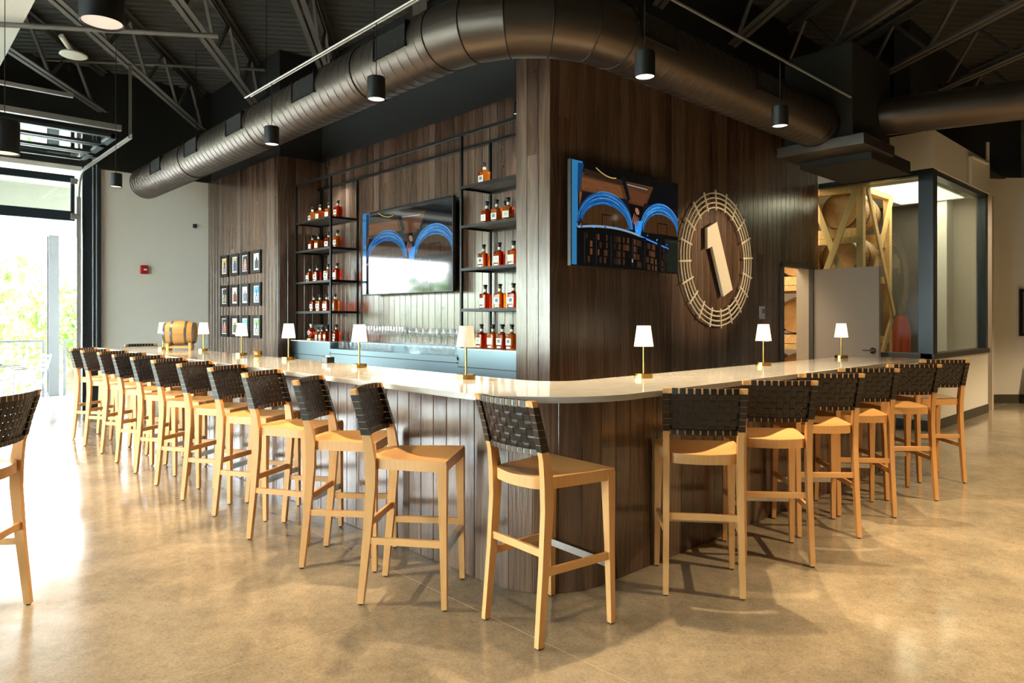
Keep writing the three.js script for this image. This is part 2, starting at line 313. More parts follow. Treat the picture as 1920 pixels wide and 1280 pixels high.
// ---------------------------------------------------------------- bar counter and bar front
{
  const CF = 2.20, CFU = 2.12, CB = 2.92, CBU = 2.78, UE = 10.3, XE = 7.27, R = 0.62, r = 0.26;
  const s = new THREE.Shape();
  s.moveTo(CF, -UE); s.lineTo(CF, -(CFU + R)); s.absarc(CF + R, -(CFU + R), R, Math.PI, Math.PI / 2, true);
  s.lineTo(XE, -CFU); s.lineTo(XE, -CBU); s.lineTo(CB + r, -CBU); s.absarc(CB + r, -(CBU + r), r, Math.PI / 2, Math.PI, false); s.lineTo(CB, -UE); s.closePath();
  const g = new THREE.ExtrudeGeometry(s, { depth: 0.026, bevelEnabled: true, bevelSize: 0.003, bevelThickness: 0.003, bevelSegments: 2, curveSegments: 24 });
  g.rotateX(Math.PI / 2); // shape (x, y=z_plan) -> y down
  const top = thing('bar_counter', 'long L-shaped white quartz bar counter with a rounded corner', 'counter', 3, 1.07, 3);
  part(top, 'worktop', g.translate(-3, -0.003, 3), M.quartz);
}
{
  const bx = 2.48, bu = 2.41, R = 0.43, cx = bx + R, cu = bu + R, y1 = 1.038;
  const b = thing('plank_bar', 'dark wood plank bar curving round the corner under the counter', 'bar', bx + 0.4, 0, bu + 0.4);
  const s = new THREE.Shape(), t = 0.02, w = 0.28;
  s.moveTo(bx + t, -10.2); s.lineTo(bx + t, -cu); s.absarc(cx, -cu, R - t, Math.PI, Math.PI / 2, true); s.lineTo(7.13, -(bu + t)); s.lineTo(7.13, -(bu + w)); s.lineTo(bx + w + 0.1, -(bu + w)); s.lineTo(bx + w, -(bu + w + 0.1)); s.lineTo(bx + w, -10.2); s.closePath();
  const g = new THREE.ExtrudeGeometry(s, { depth: y1, bevelEnabled: false, curveSegments: 16 }); g.rotateX(Math.PI / 2).translate(0, y1, 0);
  part(b, 'core', g.translate(-b.position.x, 0, -b.position.z), M.black);
  boards(b, bx + t, cu, bx + t, 10.2, 0.003, y1, -Math.PI / 2);
  boards(b, cx, bu + t, 7.13, bu + t, 0.003, y1, 0);
  const n = 5;
  for (let i = 0; i < n; i++) {
    const a = (i + 0.5) / n * Math.PI / 2, Rm = (R - t) * Math.cos(Math.PI / 4 / n) + 0.001, x = cx - Rm * Math.cos(a), u = cu - Rm * Math.sin(a), ww = 2 * R * Math.tan(Math.PI / 4 / n) + 0.001;
    const m = part(b, 'board', boardGeo(ww, y1 - 0.003, i), boardTint[(i * 2 + 1) % 6]); m.position.set(x - b.position.x, 0.003, -u - b.position.z); m.rotation.y = -(Math.PI / 2 - a);
  }
  boards(b, 7.13, bu + t, 7.13, bu + w, 0.003, y1, Math.PI / 2);
}

// ---------------------------------------------------------------- bar stools
const zBack = (y) => -0.19 - (y - 0.85) * 0.30;                        // lean of the back
const zCurve = (x, y) => zBack(y) - 0.034 * (1 - (x / 0.2) ** 2);
const NV = 9, NH = 6, PV = 0.0375, PH = 0.034, Y0 = 0.860;
function ribbon(pts, wx, wy, th, wz = 0) {                                     // pts centre line, half-width vector (wx along x, wy along y), thickness along z
  const pos = [], idx = [], uv = [];
  pts.forEach(([x, y, z], i) => { for (const [sx, sz] of [[-1, -1], [1, -1], [1, 1], [-1, 1]]) { pos.push(x + sx * wx, y + sx * wy, z + sz * th + sx * wz); uv.push(x + sx * wx, y + sx * wy); } });
  for (let i = 0; i + 1 < pts.length; i++) for (let k = 0; k < 4; k++) { const a = i * 4 + k, b = i * 4 + (k + 1) % 4; idx.push(a, b, b + 4, a, b + 4, a + 4); }
  const g = new THREE.BufferGeometry(); g.setAttribute('position', new THREE.Float32BufferAttribute(pos, 3)); g.setAttribute('uv', new THREE.Float32BufferAttribute(uv, 2)); g.setIndex(wx ? idx : idx.flatMap((_, i) => (i % 3 ? [] : [idx[i], idx[i + 2], idx[i + 1]])));
  const f = g.toNonIndexed(); f.computeVertexNormals(); return f;
}
const REAR = [[0.194, 0.008, -0.222, 0.028, 0.032], [0.19, 0.35, -0.188, 0.03, 0.042], [0.188, 0.6, -0.170, 0.032, 0.05], [0.188, 0.72, -0.171, 0.032, 0.055], [0.189, 0.82, -0.184, 0.031, 0.045], [0.192, 0.95, -0.220, 0.03, 0.034], [0.196, 1.085, -0.262, 0.03, 0.03]];
const rearAt = (y) => { let i = 0; while (i < REAR.length - 2 && REAR[i + 1][1] < y) i++; const a = REAR[i], b = REAR[i + 1], f = (y - a[1]) / (b[1] - a[1]); return a.map((v, k) => v + (b[k] - v) * f); };
const wrapRail = (w, h, d, x, y) => box(w, h, d).rotateY(-Math.atan(0.068 * x / 0.04)).translate(x, y, zCurve(x, y));
function makeStool() {
  const t = thing('bar_stool', '', 'bar stool', 0, 0, 0);
  for (const s of [-1, 1]) {
    part(t, 'leg', loft(REAR.map(([x, ...q]) => [x * s, ...q])), M.beech);
    part(t, 'leg', loft([[0.212 * s, 0.008, 0.215, 0.028, 0.028], [0.207 * s, 0.4, 0.208, 0.036, 0.036], [0.203 * s, 0.722, 0.203, 0.049, 0.049]]), M.beech);
    part(t, 'foot_pad', cyl(0.011, 0.011, 0.009, 10, 0.194 * s, 0, -0.222), M.rubber);
    part(t, 'foot_pad', cyl(0.011, 0.011, 0.009, 10, 0.212 * s, 0, 0.215), M.rubber);
    part(t, 'side_stretcher', bar(new THREE.Vector3(0.192 * s, 0.325, -0.185), new THREE.Vector3(0.208 * s, 0.325, 0.205), 0.018, 0.034), M.beech);
  }
  part(t, 'rear_stretcher', rbox(0.36, 0.036, 0.018, 0.003, 0, 0.405, -0.185), M.beech);
  const ft = part(t, 'footrest', rbox(0.39, 0.036, 0.022, 0.003, 0, 0.285, 0.209), M.beech);
  part(ft, 'footrest_plate', merge([box(0.375, 0.003, 0.03, 0, 0.3045, 0.209), box(0.375, 0.034, 0.002, 0, 0.288, 0.1965), box(0.375, 0.034, 0.002, 0, 0.288, 0.2215)]), M.steel, 'polished metal kick plate');
  { // saddle seat
    const N = 18, pos = [], uv = [], idx = [];
    const at = (i, j) => { const s = i / N * 2 - 1, q = (j / N) ** 1.7, rad = 0.085, z = -0.208 + 0.433 * q, e = Math.max(0, rad - 0.433 * q), hw = 0.176 + 0.049 * Math.min(1, q * 1.2) - (rad - Math.sqrt(rad * rad - e * e)); return [s * hw, z - 0.012 * (1 - s * s) * (1 - q)]; };
    for (let j = 0; j <= N; j++) for (let i = 0; i <= N; i++) { const [x, z] = at(i, j), s = i / N * 2 - 1, q = (j / N) ** 1.7; const y = 0.737 - 0.020 * (1 - s * s) * Math.sin(Math.PI * Math.min(1, q * 0.95 + 0.05)) ** 1.2; pos.push(x, y, z); uv.push(z, x); }
    for (let j = 0; j < N; j++) for (let i = 0; i < N; i++) { const a = j * (N + 1) + i; idx.push(a, a + N + 1, a + 1, a + 1, a + N + 1, a + N + 2); }
    const gt = new THREE.BufferGeometry(); gt.setAttribute('position', new THREE.Float32BufferAttribute(pos, 3)); gt.setAttribute('uv', new THREE.Float32BufferAttribute(uv, 2)); gt.setIndex(idx); gt.computeVertexNormals();
    const rim = [];
    for (let i = 0; i <= N; i++) rim.push(i); for (let j = 1; j <= N; j++) rim.push(j * (N + 1) + N); for (let i = N - 1; i >= 0; i--) rim.push(N * (N + 1) + i); for (let j = N - 1; j > 0; j--) rim.push(j * (N + 1));
    const sp = [], su = [], si = [];
    rim.forEach((v, k) => { const w = rim[(k + 1) % rim.length], A = pos.slice(v * 3, v * 3 + 3), B = pos.slice(w * 3, w * 3 + 3), n = sp.length / 3; sp.push(...A, ...B, B[0], 0.684, B[2], A[0], 0.684, A[2]); su.push(A[0] + A[2], A[1], B[0] + B[2], B[1], B[0] + B[2], 0.684, A[0] + A[2], 0.684); si.push(n, n + 1, n + 2, n, n + 2, n + 3); });
    const bp = [], bi = []; rim.forEach((v) => bp.push(pos[v * 3], 0.684, pos[v * 3 + 2])); for (let k = 1; k + 1 < rim.length; k++) bi.push(0, k, k + 1);
    const mk = (p, u2, i) => { const g = new THREE.BufferGeometry(); g.setAttribute('position', new THREE.Float32BufferAttribute(p, 3)); g.setAttribute('uv', new THREE.Float32BufferAttribute(u2 || p.flatMap((_, k) => (k % 3 ? [] : [p[k], p[k + 2]])), 2)); g.setIndex(i); g.computeVertexNormals(); return g; };
    part(t, 'seat', merge([gt, toCreasedNormals(mk(sp, su, si), 0.7), mk(bp, null, bi)]), M.beech);
  }
  const railGeo = (y, h, d) => { const parts = []; for (let i = 0; i < 10; i++) { const x0 = -0.185 + 0.037 * i, x1 = x0 + 0.037; parts.push(bar(new THREE.Vector3(x0, y, zCurve(x0, y)), new THREE.Vector3(x1 + 0.0005, y, zCurve(x1, y)), d, h)); } return merge(parts); };
  part(t, 'top_rail', railGeo(1.072, 0.026, 0.02), M.beech);
  part(t, 'lower_rail', railGeo(0.852, 0.022, 0.018), M.beech);
  const A = 0.0020, flat = (v) => Math.max(-1, Math.min(1, 1.7 * v)), sgn = (i) => (i % 2 ? -1 : 1), xs = (i) => (i - (NV - 1) / 2) * PV, ys = (j) => Y0 + 0.012 + j * PH;
  for (let i = 0; i < NV; i++) {
    const pts = [], x = xs(i); for (let k = 0; k <= 24; k++) { const y = 0.852 + (1.072 - 0.852) * k / 24; pts.push([x, y, zCurve(x, y) + A * sgn(i) * flat(Math.cos(Math.PI * (y - ys(0)) / PH))]); }
    part(t, 'strap', merge([ribbon(pts, 0.0152, 0, 0.0009, 0.0152 * 1.7 * x), wrapRail(0.0285, 0.0295, 0.0240, x, 1.072), wrapRail(0.0305, 0.0255, 0.0220, x, 0.852)]), M.leather);
  }
  for (let j = 0; j < NH; j++) {
    const pts = [], y = ys(j); for (let k = 0; k <= 36; k++) { const x = -0.19 + 0.38 * k / 36; pts.push([x, y, zCurve(x, y) - A * sgn(j) * flat(Math.cos(Math.PI * (x - xs(0)) / PV))]); }
    const wrap = (s) => loft([y - 0.0157, y + 0.0157].map((v) => { const [x, , z, w, d] = rearAt(v); return [x * s, v, z, w + 0.0044, d + 0.0044]; }));
    part(t, 'strap', merge([ribbon(pts, 0, 0.0155, 0.0009, -0.0155 * 0.3), wrap(1), wrap(-1)]), M.leather);
  }
  return t;
}
const stool0 = makeStool(); let stoolUsed = false;
function stoolAt(ax, au, fx, fu, label, group) {         // (ax,au): right rear foot, (fx,fu): facing
  const n = Math.hypot(fx, fu); fx /= n; fu /= n;
  const x = ax - 0.195 * fu + 0.218 * fx, u = au + 0.195 * fx + 0.218 * fu, turn = Math.atan2(fx, -fu);
  if (!stoolUsed) { stoolUsed = true; stool0.position.set(x, 0, -u); stool0.rotation.y = turn; tag(stool0, label, 'bar stool', group); return stool0; }
  return dup(stool0, 'bar_stool', label, x, 0, u, turn, group);
}
[[1.832, 3.076, 0.63, -0.776], [1.85, 3.757, 0.66, -0.75], [1.84, 4.484, 0.52, -0.855], [1.867, 5.178, 0.536, -0.844], [1.85, 5.811, 0.55, -0.835], [1.85, 6.488, 0.54, -0.842], [1.85, 7.123, 0.56, -0.828], [1.85, 7.783, 0.53, -0.848], [1.86, 8.433, 0.57, -0.822], [1.83, 9.067, 0.6, -0.8], [1.83, 9.671, 0.6, -0.8]]
  .forEach(([x, u, fx, fu], i) => stoolAt(x, u, fx, fu, `${ORD[i]} beech bar stool from the rounded corner along the wing facing the bottle shelves`, 'stools along the long wing'));
stoolAt(2.152, 2.129, 0.997, -0.075, 'beech bar stool with woven black back standing at the rounded bar corner', 'stools at the bar');
[[3.301, 1.797, 0.78, 0.628], [4.03, 1.758, 0.742, 0.67], [4.784, 1.781, 0.707, 0.707], [5.462, 1.786, 0.75, 0.66], [6.218, 1.729, 0.69, 0.724], [7.068, 1.745, 0.7, 0.714]]
  .forEach(([x, u, fx, fu], i) => stoolAt(x, u, fx, fu, `${ORD[i]} beech bar stool from the rounded corner along the wing facing the round sign`, 'stools along the short wing'));
stoolAt(2.695, 10.84, 0, -1, 'beech bar stool drawn up to the far end of the counter near the garage door', 'stools at the bar');
stoolAt(0.6, 4.226, -0.835, 0.55, 'beech bar stool standing apart from the bar, turned away from it', 'stools away from the bar');

// ---------------------------------------------------------------- table lamps on the counter
{
  const L = [[2.66, 9.09, 1, 'beside the small barrel'], [2.86, 8.29, 1, 'between the small barrel and the framed pictures'], [2.80, 7.03, 1, 'in front of the framed pictures'], [2.80, 5.96, 1, 'before the far bottle shelves'], [2.756, 4.66, 1, 'in front of the row of glasses'], [2.722, 3.334, 0, 'unlit, nearest the wood pillar'], [3.59, 2.63, 1, 'under the wall television'], [5.21, 2.66, 1, 'below the thermostat'], [6.75, 2.67, 1, 'in front of the grey door']];
  let first = null;
  for (const [x, u, on, where] of L) {
    const label = `small brass table lamp with white tapered shade ${where}`;
    let t;
    const build = (o) => {
      part(o, 'base', cyl(0.058, 0.058, 0.028, 44), M.brass);
      part(o, 'stem', cyl(0.0065, 0.0065, 0.19, 14, 0, 0.027, 0), M.brass);
      part(o, 'shade', lathe([[0.059, 0.198], [0.0605, 0.198], [0.0425, 0.328], [0.041, 0.328], [0.059, 0.198]], 40), on ? M.shade : M.shadeOff, on ? 'glowing white fabric shade' : 'unlit white fabric shade');
      part(o, 'shade_ring', merge([cyl(0.003, 0.003, 0.118, 6).rotateZ(Math.PI / 2).translate(0.059, 0.205, 0), cyl(0.012, 0.012, 0.02, 12, 0, 0.205, 0)]), M.brass);
    };
    t = thing('table_lamp', label, 'lamp', x, 1.0705, u, 0, 'lamps on the counter'); build(t);
    if (on) { const b = part(t, 'bulb', new THREE.SphereGeometry(0.02, 12, 8).translate(0, 0.262, 0), M.bulb); const l = new THREE.PointLight(SHADEGLOW, 0.16, 0, 2); l.shadow.radius = 2.5; l.position.set(0, 0.255, 0); l.name = 'lamp_light'; t.add(l); }
  }
}

// ---------------------------------------------------------------- pendants
const spots = [];
function pendant(x, u, yb, r, h, cd, label, group, top = 3.43, cool = false) {
  const t = thing('pendant_light', label, 'light', x, yb, u, 0, group);
  part(t, 'housing', lathe([[r * 0.9, 0.006], [r, 0], [r, h - 0.004], [r - 0.004, h], [0, h]], 36), M.pendant);
  part(t, 'diffuser', lathe([[0, 0.008], [r * 0.9, 0.008], [r * 0.9, 0.012], [0, 0.012]], 32), cool ? M.lensCool : r > 0.08 ? M.lensDim : M.lens, 'glowing round lens');
  part(t, 'cord', cyl(0.003, 0.003, top - yb - h, 6, 0, h, 0), M.rubber);
  const l = new THREE.SpotLight(cool ? new THREE.Color(0.9, 1, 0.95) : WARM, cd, 0, 0.92, 0.55, 2); l.position.set(0, -0.004, 0); l.name = 'pendant_spot'; l.target.name = 'pendant_target'; l.target.position.set(0, -2, 0); l.shadow.radius = 1.6; t.add(l, l.target);
  return t;
}
pendant(2.5, 4.01, 2.905, 0.06, 0.15, PENDANT_CD, 'small black cylinder pendant above the counter before the wood pillar', 'pendants over the bar');
pendant(2.5, 5.64, 2.905, 0.06, 0.15, PENDANT_CD, 'small black cylinder pendant above the counter before the left bottle shelves', 'pendants over the bar');
pendant(2.03, 8.6, 2.9, 0.062, 0.15, PENDANT_CD, 'small black cylinder pendant hanging before the white wall', 'pendants over the bar', 4.58);
pendant(3.356, 2.45, 2.86, 0.06, 0.15, PENDANT_CD, 'small black cylinder pendant above the television wing', 'pendants over the bar');
pendant(5.057, 2.45, 2.895, 0.06, 0.15, PENDANT_CD, 'small black cylinder pendant above the counter by the round sign', 'pendants over the bar');
pendant(0.857, 3.89, 2.9, 0.1, 0.3, BIG_CD, 'large black cylinder pendant with a white lens under the joists', 'large pendants', 4.7);
pendant(0.81, 6.76, 2.75, 0.1, 0.26, BIG_CD, 'large black cylinder pendant beside the garage door', 'large pendants', 4.7);
for (const [i, [x, u]] of [[0.83, 0.9], [0.83, -2.0], [4.4, 0.1], [6.6, 0.1], [8.8, 0.1], [11.2, 0.7], [13.3, 0.9], [-2.2, 3.9], [0.83, 9.6]].entries()) pendant(x, u, 2.9, 0.1, 0.3, u === 0.1 || x > 9 ? RIGHT_CD : BIG_CD, `unseen large black cylinder pendant, ${ORD[i]} of those over the open floor`, 'large pendants over the open floor', 4.7);  // all out of view: right row follows stool shadows, the rest added to brighten
{ // track head that lights the round sign
  const t = thing('track_spotlight', 'black track spotlight aimed at the round sign', 'light', 8.7, 3.05, 1.3), aim = P3(7.2, 2.05, 4.25).sub(P3(8.7, 3.05, 1.3)).normalize(), q = new THREE.Quaternion().setFromUnitVectors(new THREE.Vector3(0, -1, 0), aim);
  const h = part(t, 'housing', lathe([[0.045, 0.004], [0.05, 0], [0.05, 0.16], [0, 0.165]], 28), M.pendant); h.quaternion.copy(q); const d = part(t, 'diffuser', lathe([[0, 0.006], [0.045, 0.006], [0.045, 0.01], [0, 0.01]], 24), M.lens); d.quaternion.copy(q); part(t, 'stem', cyl(0.008, 0.008, 1.6, 8, 0.05, 0.05, 0.1), M.pendant);
  const l = new THREE.SpotLight(WARM, 34, 0, 0.26, 0.5, 2); l.position.copy(aim.clone().multiplyScalar(0.01)); l.target.position.copy(aim); l.name = 'track_spot'; l.target.name = 'track_target'; l.shadow.radius = 1.5; t.add(l, l.target);
}
// miniature cool spots over the bottle shelves
{ const a = onX(615, 312, 4.86), b = onX(961, 194, 4.72); pendant(a[0], a[2], a[1], 0.022, 0.13, 5, 'miniature spotlight over the left bottle shelves', 'miniature spots', 4.3, true); pendant(4.9, 5.2, 3.55, 0.022, 0.13, 5, 'miniature spotlight over the right bottle shelves', 'miniature spots', 4.3, true); }
// conduit that carries the pendants
solo('conduit', merge([rod(P3(0, 0, 3.0), P3(0, 0, 6.2), 0.009), rod(P3(0.05, 0.02, 3.0), P3(0.05, 0.02, 6.2), 0.006)]), M.galv, 'thin silver conduit running above the long wing of the bar', 'conduit', 2.5, 3.43, 0);
solo('conduit', merge([rod(P3(2.9, 0, 0), P3(6.4, 0, 0), 0.011)]), M.galvGrey, 'thin grey conduit running above the short wing of the bar', 'conduit', 0, 3.41, 2.45);

// ---------------------------------------------------------------- spiral duct
{
  const xd = 3.22, ud = 3.29, yd = 3.565, R = 0.24, B = 0.88, ue = 11.85, xe = 7.7;
  const d = thing('spiral_duct', 'large round black spiral air duct bending round the bar corner', 'duct', xd + B, yd, ud + B);
  const leg = (L) => { const pts = [[R - 0.01, 0], [R, 0]]; for (let y = 0.1; y < L - 0.02; y += 0.125) pts.push([R, y - 0.005], [R + 0.004, y - 0.002], [R + 0.004, y + 0.002], [R, y + 0.005]); pts.push([R, L], [R - 0.01, L]); return lathe(pts, 56); };
  const LA = ue - (ud + B), LB = xe - (xd + B);
  const a = part(d, 'duct_run', leg(LA), M.duct); a.rotation.x = -Math.PI / 2; a.position.set(-B, 0, 0);
  const b = part(d, 'duct_run', leg(LB), M.duct); b.rotation.z = -Math.PI / 2; b.position.set(0, 0, B);
  part(d, 'end_cap', cyl(R, R, 0.012, 48).rotateX(Math.PI / 2).translate(-B, 0, -LA), M.duct);
  const n = 5, ring = (k, rad) => { const phi = k / n * Math.PI / 2, out = []; const ex = [-Math.cos(phi), Math.sin(phi)]; for (let i = 0; i <= 48; i++) { const q = i / 48 * Math.PI * 2, rho = B + rad * Math.cos(q); out.push([ex[0] * rho / (1), rad * Math.sin(q), ex[1] * rho]); } return out; };
  for (let k = 0; k < n; k++) {
    const r0 = ring(k, R), r1 = ring(k + 1, R), pos = [], idx = [];
    for (const p of [...r0, ...r1]) pos.push(...p);
    for (let i = 0; i < 48; i++) idx.push(i, i + 49, i + 1, i + 1, i + 49, i + 50);
    const g = new THREE.BufferGeometry(); g.setAttribute('position', new THREE.Float32BufferAttribute(pos, 3)); g.setIndex(idx); g.computeVertexNormals();
    const gore = part(d, 'gore', g, M.duct);
    const c = new THREE.CatmullRomCurve3(ring(k + (k === 0 ? 0 : 0), R + 0.001).slice(0, 48).map((p) => new THREE.Vector3(...p)), true);
    part(gore, 'seam', new THREE.TubeGeometry(c, 60, 0.006, 6, true), M.ductSeam);
  }
  part(d, 'seam', new THREE.TubeGeometry(new THREE.CatmullRomCurve3(ring(n, R + 0.001).slice(0, 48).map((p) => new THREE.Vector3(...p)), true), 60, 0.006, 6, true), M.ductSeam);
  const grille = (L) => merge([box(0.03, 0.16, L), box(0.05, 0.2, 0.012, 0, 0, L / 2), box(0.05, 0.2, 0.012, 0, 0, -L / 2), box(0.05, 0.012, L, 0, -0.09, 0)]);
  for (const px of [730, 568, 438, 357, 291]) { const u = onX(px, 200, xd - R)[2]; const m = part(d, 'air_grille', grille(0.44), M.grille); m.position.set(-B - R + 0.012, 0.035, -(u - ud - B)); }
  for (const px of [1238, 1443]) { const x = onU(px, 200, ud - R)[0]; const m = part(d, 'air_grille', grille(0.44), M.grille); m.rotation.y = -Math.PI / 2; m.position.set(x - xd - B, 0.035, B + R - 0.012); }
  for (const u of [5.2, 7.4, 9.6]) { const m = part(d, 'hanger_strap', merge([cyl(0.004, 0.004, 1.2, 6, 0, R, 0), new THREE.TorusGeometry(R + 0.004, 0.005, 6, 48)]), M.ductSeam); m.position.set(-B, 0, -(u - ud - B)); }
}
{ // plenum and the second duct
  const p = thing('duct_plenum', 'dark rectangular sheet-metal plenum at the end of the duct', 'duct', 8.2, 3.25, 3.3);
  part(p, 'upper_box', rbox(1.1, 1.1, 0.75, 0.01, 0.05, 0.6, 0), M.black);
  part(p, 'lower_tray', rbox(0.9, 0.12, 0.95, 0.01, -0.15, 0.08, 0.05), M.duct);
  part(p, 'flange', rbox(1.25, 0.16, 0.8, 0.01, 0.45, 0.02, 0.05), M.black);
  const a = P3(8.6, 3.78, 3.1), b = P3(8.6 + 0.29 * 7, 3.78, 3.1 - 0.957 * 7), t = thing('spiral_duct', 'second round dark duct leaving the plenum over the tasting room', 'duct', a.x, a.y, 3.1);
  const L = 6.8, pts = [[0.2, 0], [0.21, 0]]; for (let y = 0.3; y < L; y += 0.3) pts.push([0.21, y - 0.006], [0.216, y], [0.21, y + 0.006]); pts.push([0.21, L], [0.2, L]);
  const m = part(t, 'duct_run', lathe(pts, 40), M.duct); m.quaternion.setFromUnitVectors(new THREE.Vector3(0, 1, 0), b.clone().sub(a).normalize());
}

// ---------------------------------------------------------------- shelf frame, back bar cabinet
const SX0 = 4.68, SX1 = 5.09, SH = [2.862, 2.44, 1.985, 1.552], LEDGE = 1.13;
{
  const f = thing('shelf_frame', 'black steel shelf frame with open shelves fixed before the plank wall', 'shelf', 4.9, 0, 7.2);
  const at = (g) => g.translate(-4.9, 0, 7.2);
  for (const u of [5.81, 8.66, 9.70]) for (const x of [SX0, SX1]) part(f, 'post', at(ext(x - 0.014, x + 0.014, LEDGE, 3.4, u - 0.014, u + 0.014)), M.frame);
  for (const x of [SX0, SX1]) part(f, 'rail', at(ext(x - 0.013, x + 0.013, 3.4, 3.43, PIN, LBU - 0.01)), M.frame);
  for (const [u0, u1] of [[PIN + 0.005, 5.81], [8.66, 9.70]]) for (const y of SH) {
    const s = part(f, 'shelf', at(merge([ext(SX0 - 0.016, SX0 + 0.014, y - 0.032, y - 0.002, u0, u1), ext(SX1 - 0.016, SX1 + 0.014, y - 0.032, y - 0.002, u0, u1), ext(SX0, SX1, y - 0.032, y - 0.002, u1 - 0.014, u1 + 0.014), ext(SX0, SX1, y - 0.032, y - 0.002, u0, u0 + 0.02)])), M.frame);
    part(s, 'shelf_panel', at(ext(SX0, SX1, y - 0.010, y, u0, u1)), M.steelBlack);
  }
  const c = thing('back_bar_cabinet', 'stainless steel back bar cabinet with stepped ledges below the shelves', 'cabinet', 4.9, 0, 7.2);
  part(c, 'body', at(ext(4.66, BX, 0, 0.93, PIN + 0.005, LBU - 0.01)), M.steelCab);
  part(c, 'side_riser', at(ext(4.655, BX, 0.93, LEDGE - 0.012, PIN + 0.005, 5.84)), M.steelCab);
  part(c, 'side_riser', at(ext(4.655, BX, 0.93, LEDGE - 0.012, 8.64, LBU - 0.01)), M.steelCab);
  part(c, 'ledge', at(ext(4.645, BX, LEDGE - 0.012, LEDGE, PIN + 0.005, 5.84)), M.whitePaint);
  part(c, 'ledge', at(ext(4.645, BX, LEDGE - 0.012, LEDGE, 8.64, LBU - 0.01)), M.whitePaint);
  part(c, 'rear_step', at(ext(4.86, BX, 0.93, LEDGE, 5.84, 8.64)), M.steelCab);
  part(c, 'front_step', at(ext(4.64, 4.86, 1.0, 1.035, 5.84, 8.64)), M.steelCab);
  part(c, 'groove_strip', at(ext(4.636, 4.66, 0.965, 0.975, 5.84, 8.64)), M.capBlack); for (const [p, q] of [[PIN + 0.005, 5.84], [8.64, LBU - 0.01]]) part(c, 'groove_strip', at(ext(4.65, 4.656, 0.925, 0.935, p, q)), M.capBlack);
  part(c, 'front_face', at(ext(4.66, 4.86, 0.93, 1.0, 5.84, 8.64)), M.steelCab);
}
// bottles
function bottle(x, y, u, label, group, mat, lab, h = 1, turn = 0) {
  const t = thing('bottle', label, 'bottle', x, y, u, turn, group);
  if (!bottle.g) {
    const s = new THREE.Shape(), a = 0.040, r = 0.016; s.moveTo(-a + r, -a); s.lineTo(a - r, -a); s.quadraticCurveTo(a, -a, a, -a + r); s.lineTo(a, a - r); s.quadraticCurveTo(a, a, a - r, a); s.lineTo(-a + r, a); s.quadraticCurveTo(-a, a, -a, a - r); s.lineTo(-a, -a + r); s.quadraticCurveTo(-a, -a, -a + r, -a);
    const body = new THREE.ExtrudeGeometry(s, { depth: 0.118, bevelEnabled: true, bevelSize: 0.006, bevelThickness: 0.012, bevelSegments: 3, curveSegments: 4 }); body.rotateX(-Math.PI / 2).translate(0, 0.012, 0);
    bottle.g = { body, neck: lathe([[0.03, 0.14], [0.022, 0.148], [0.0145, 0.156], [0.014, 0.185], [0, 0.185]], 18), cap: lathe([[0, 0.186], [0.017, 0.186], [0.017, 0.196], [0.014, 0.198], [0.014, 0.206], [0.021, 0.208], [0.021, 0.228], [0, 0.228]], 18), band: lathe([[0.0152, 0.16], [0.0165, 0.16], [0.0165, 0.186], [0.0152, 0.186]], 18), label: merge([rbox(0.002, 0.062, 0.07, 0.0008, -0.0468, 0.07, 0), rbox(0.002, 0.018, 0.05, 0.0008, -0.0468, 0.018, 0)]), patch: box(0.0012, 0.03, 0.034, -0.0482, 0.074, 0) };
  }
  const G0 = bottle.g;
  part(t, 'body', G0.body, mat); part(t, 'neck', G0.neck, mat); part(t, 'cap', G0.cap, M.capBlack, 'black stopper'); part(t, 'neck_band', G0.band, M.capBand);
  const l = part(t, 'bottle_label', G0.label, M.cream, 'cream paper label'); part(l, 'label_patch', G0.patch, lab);
  t.scale.setScalar(h); return t;
}
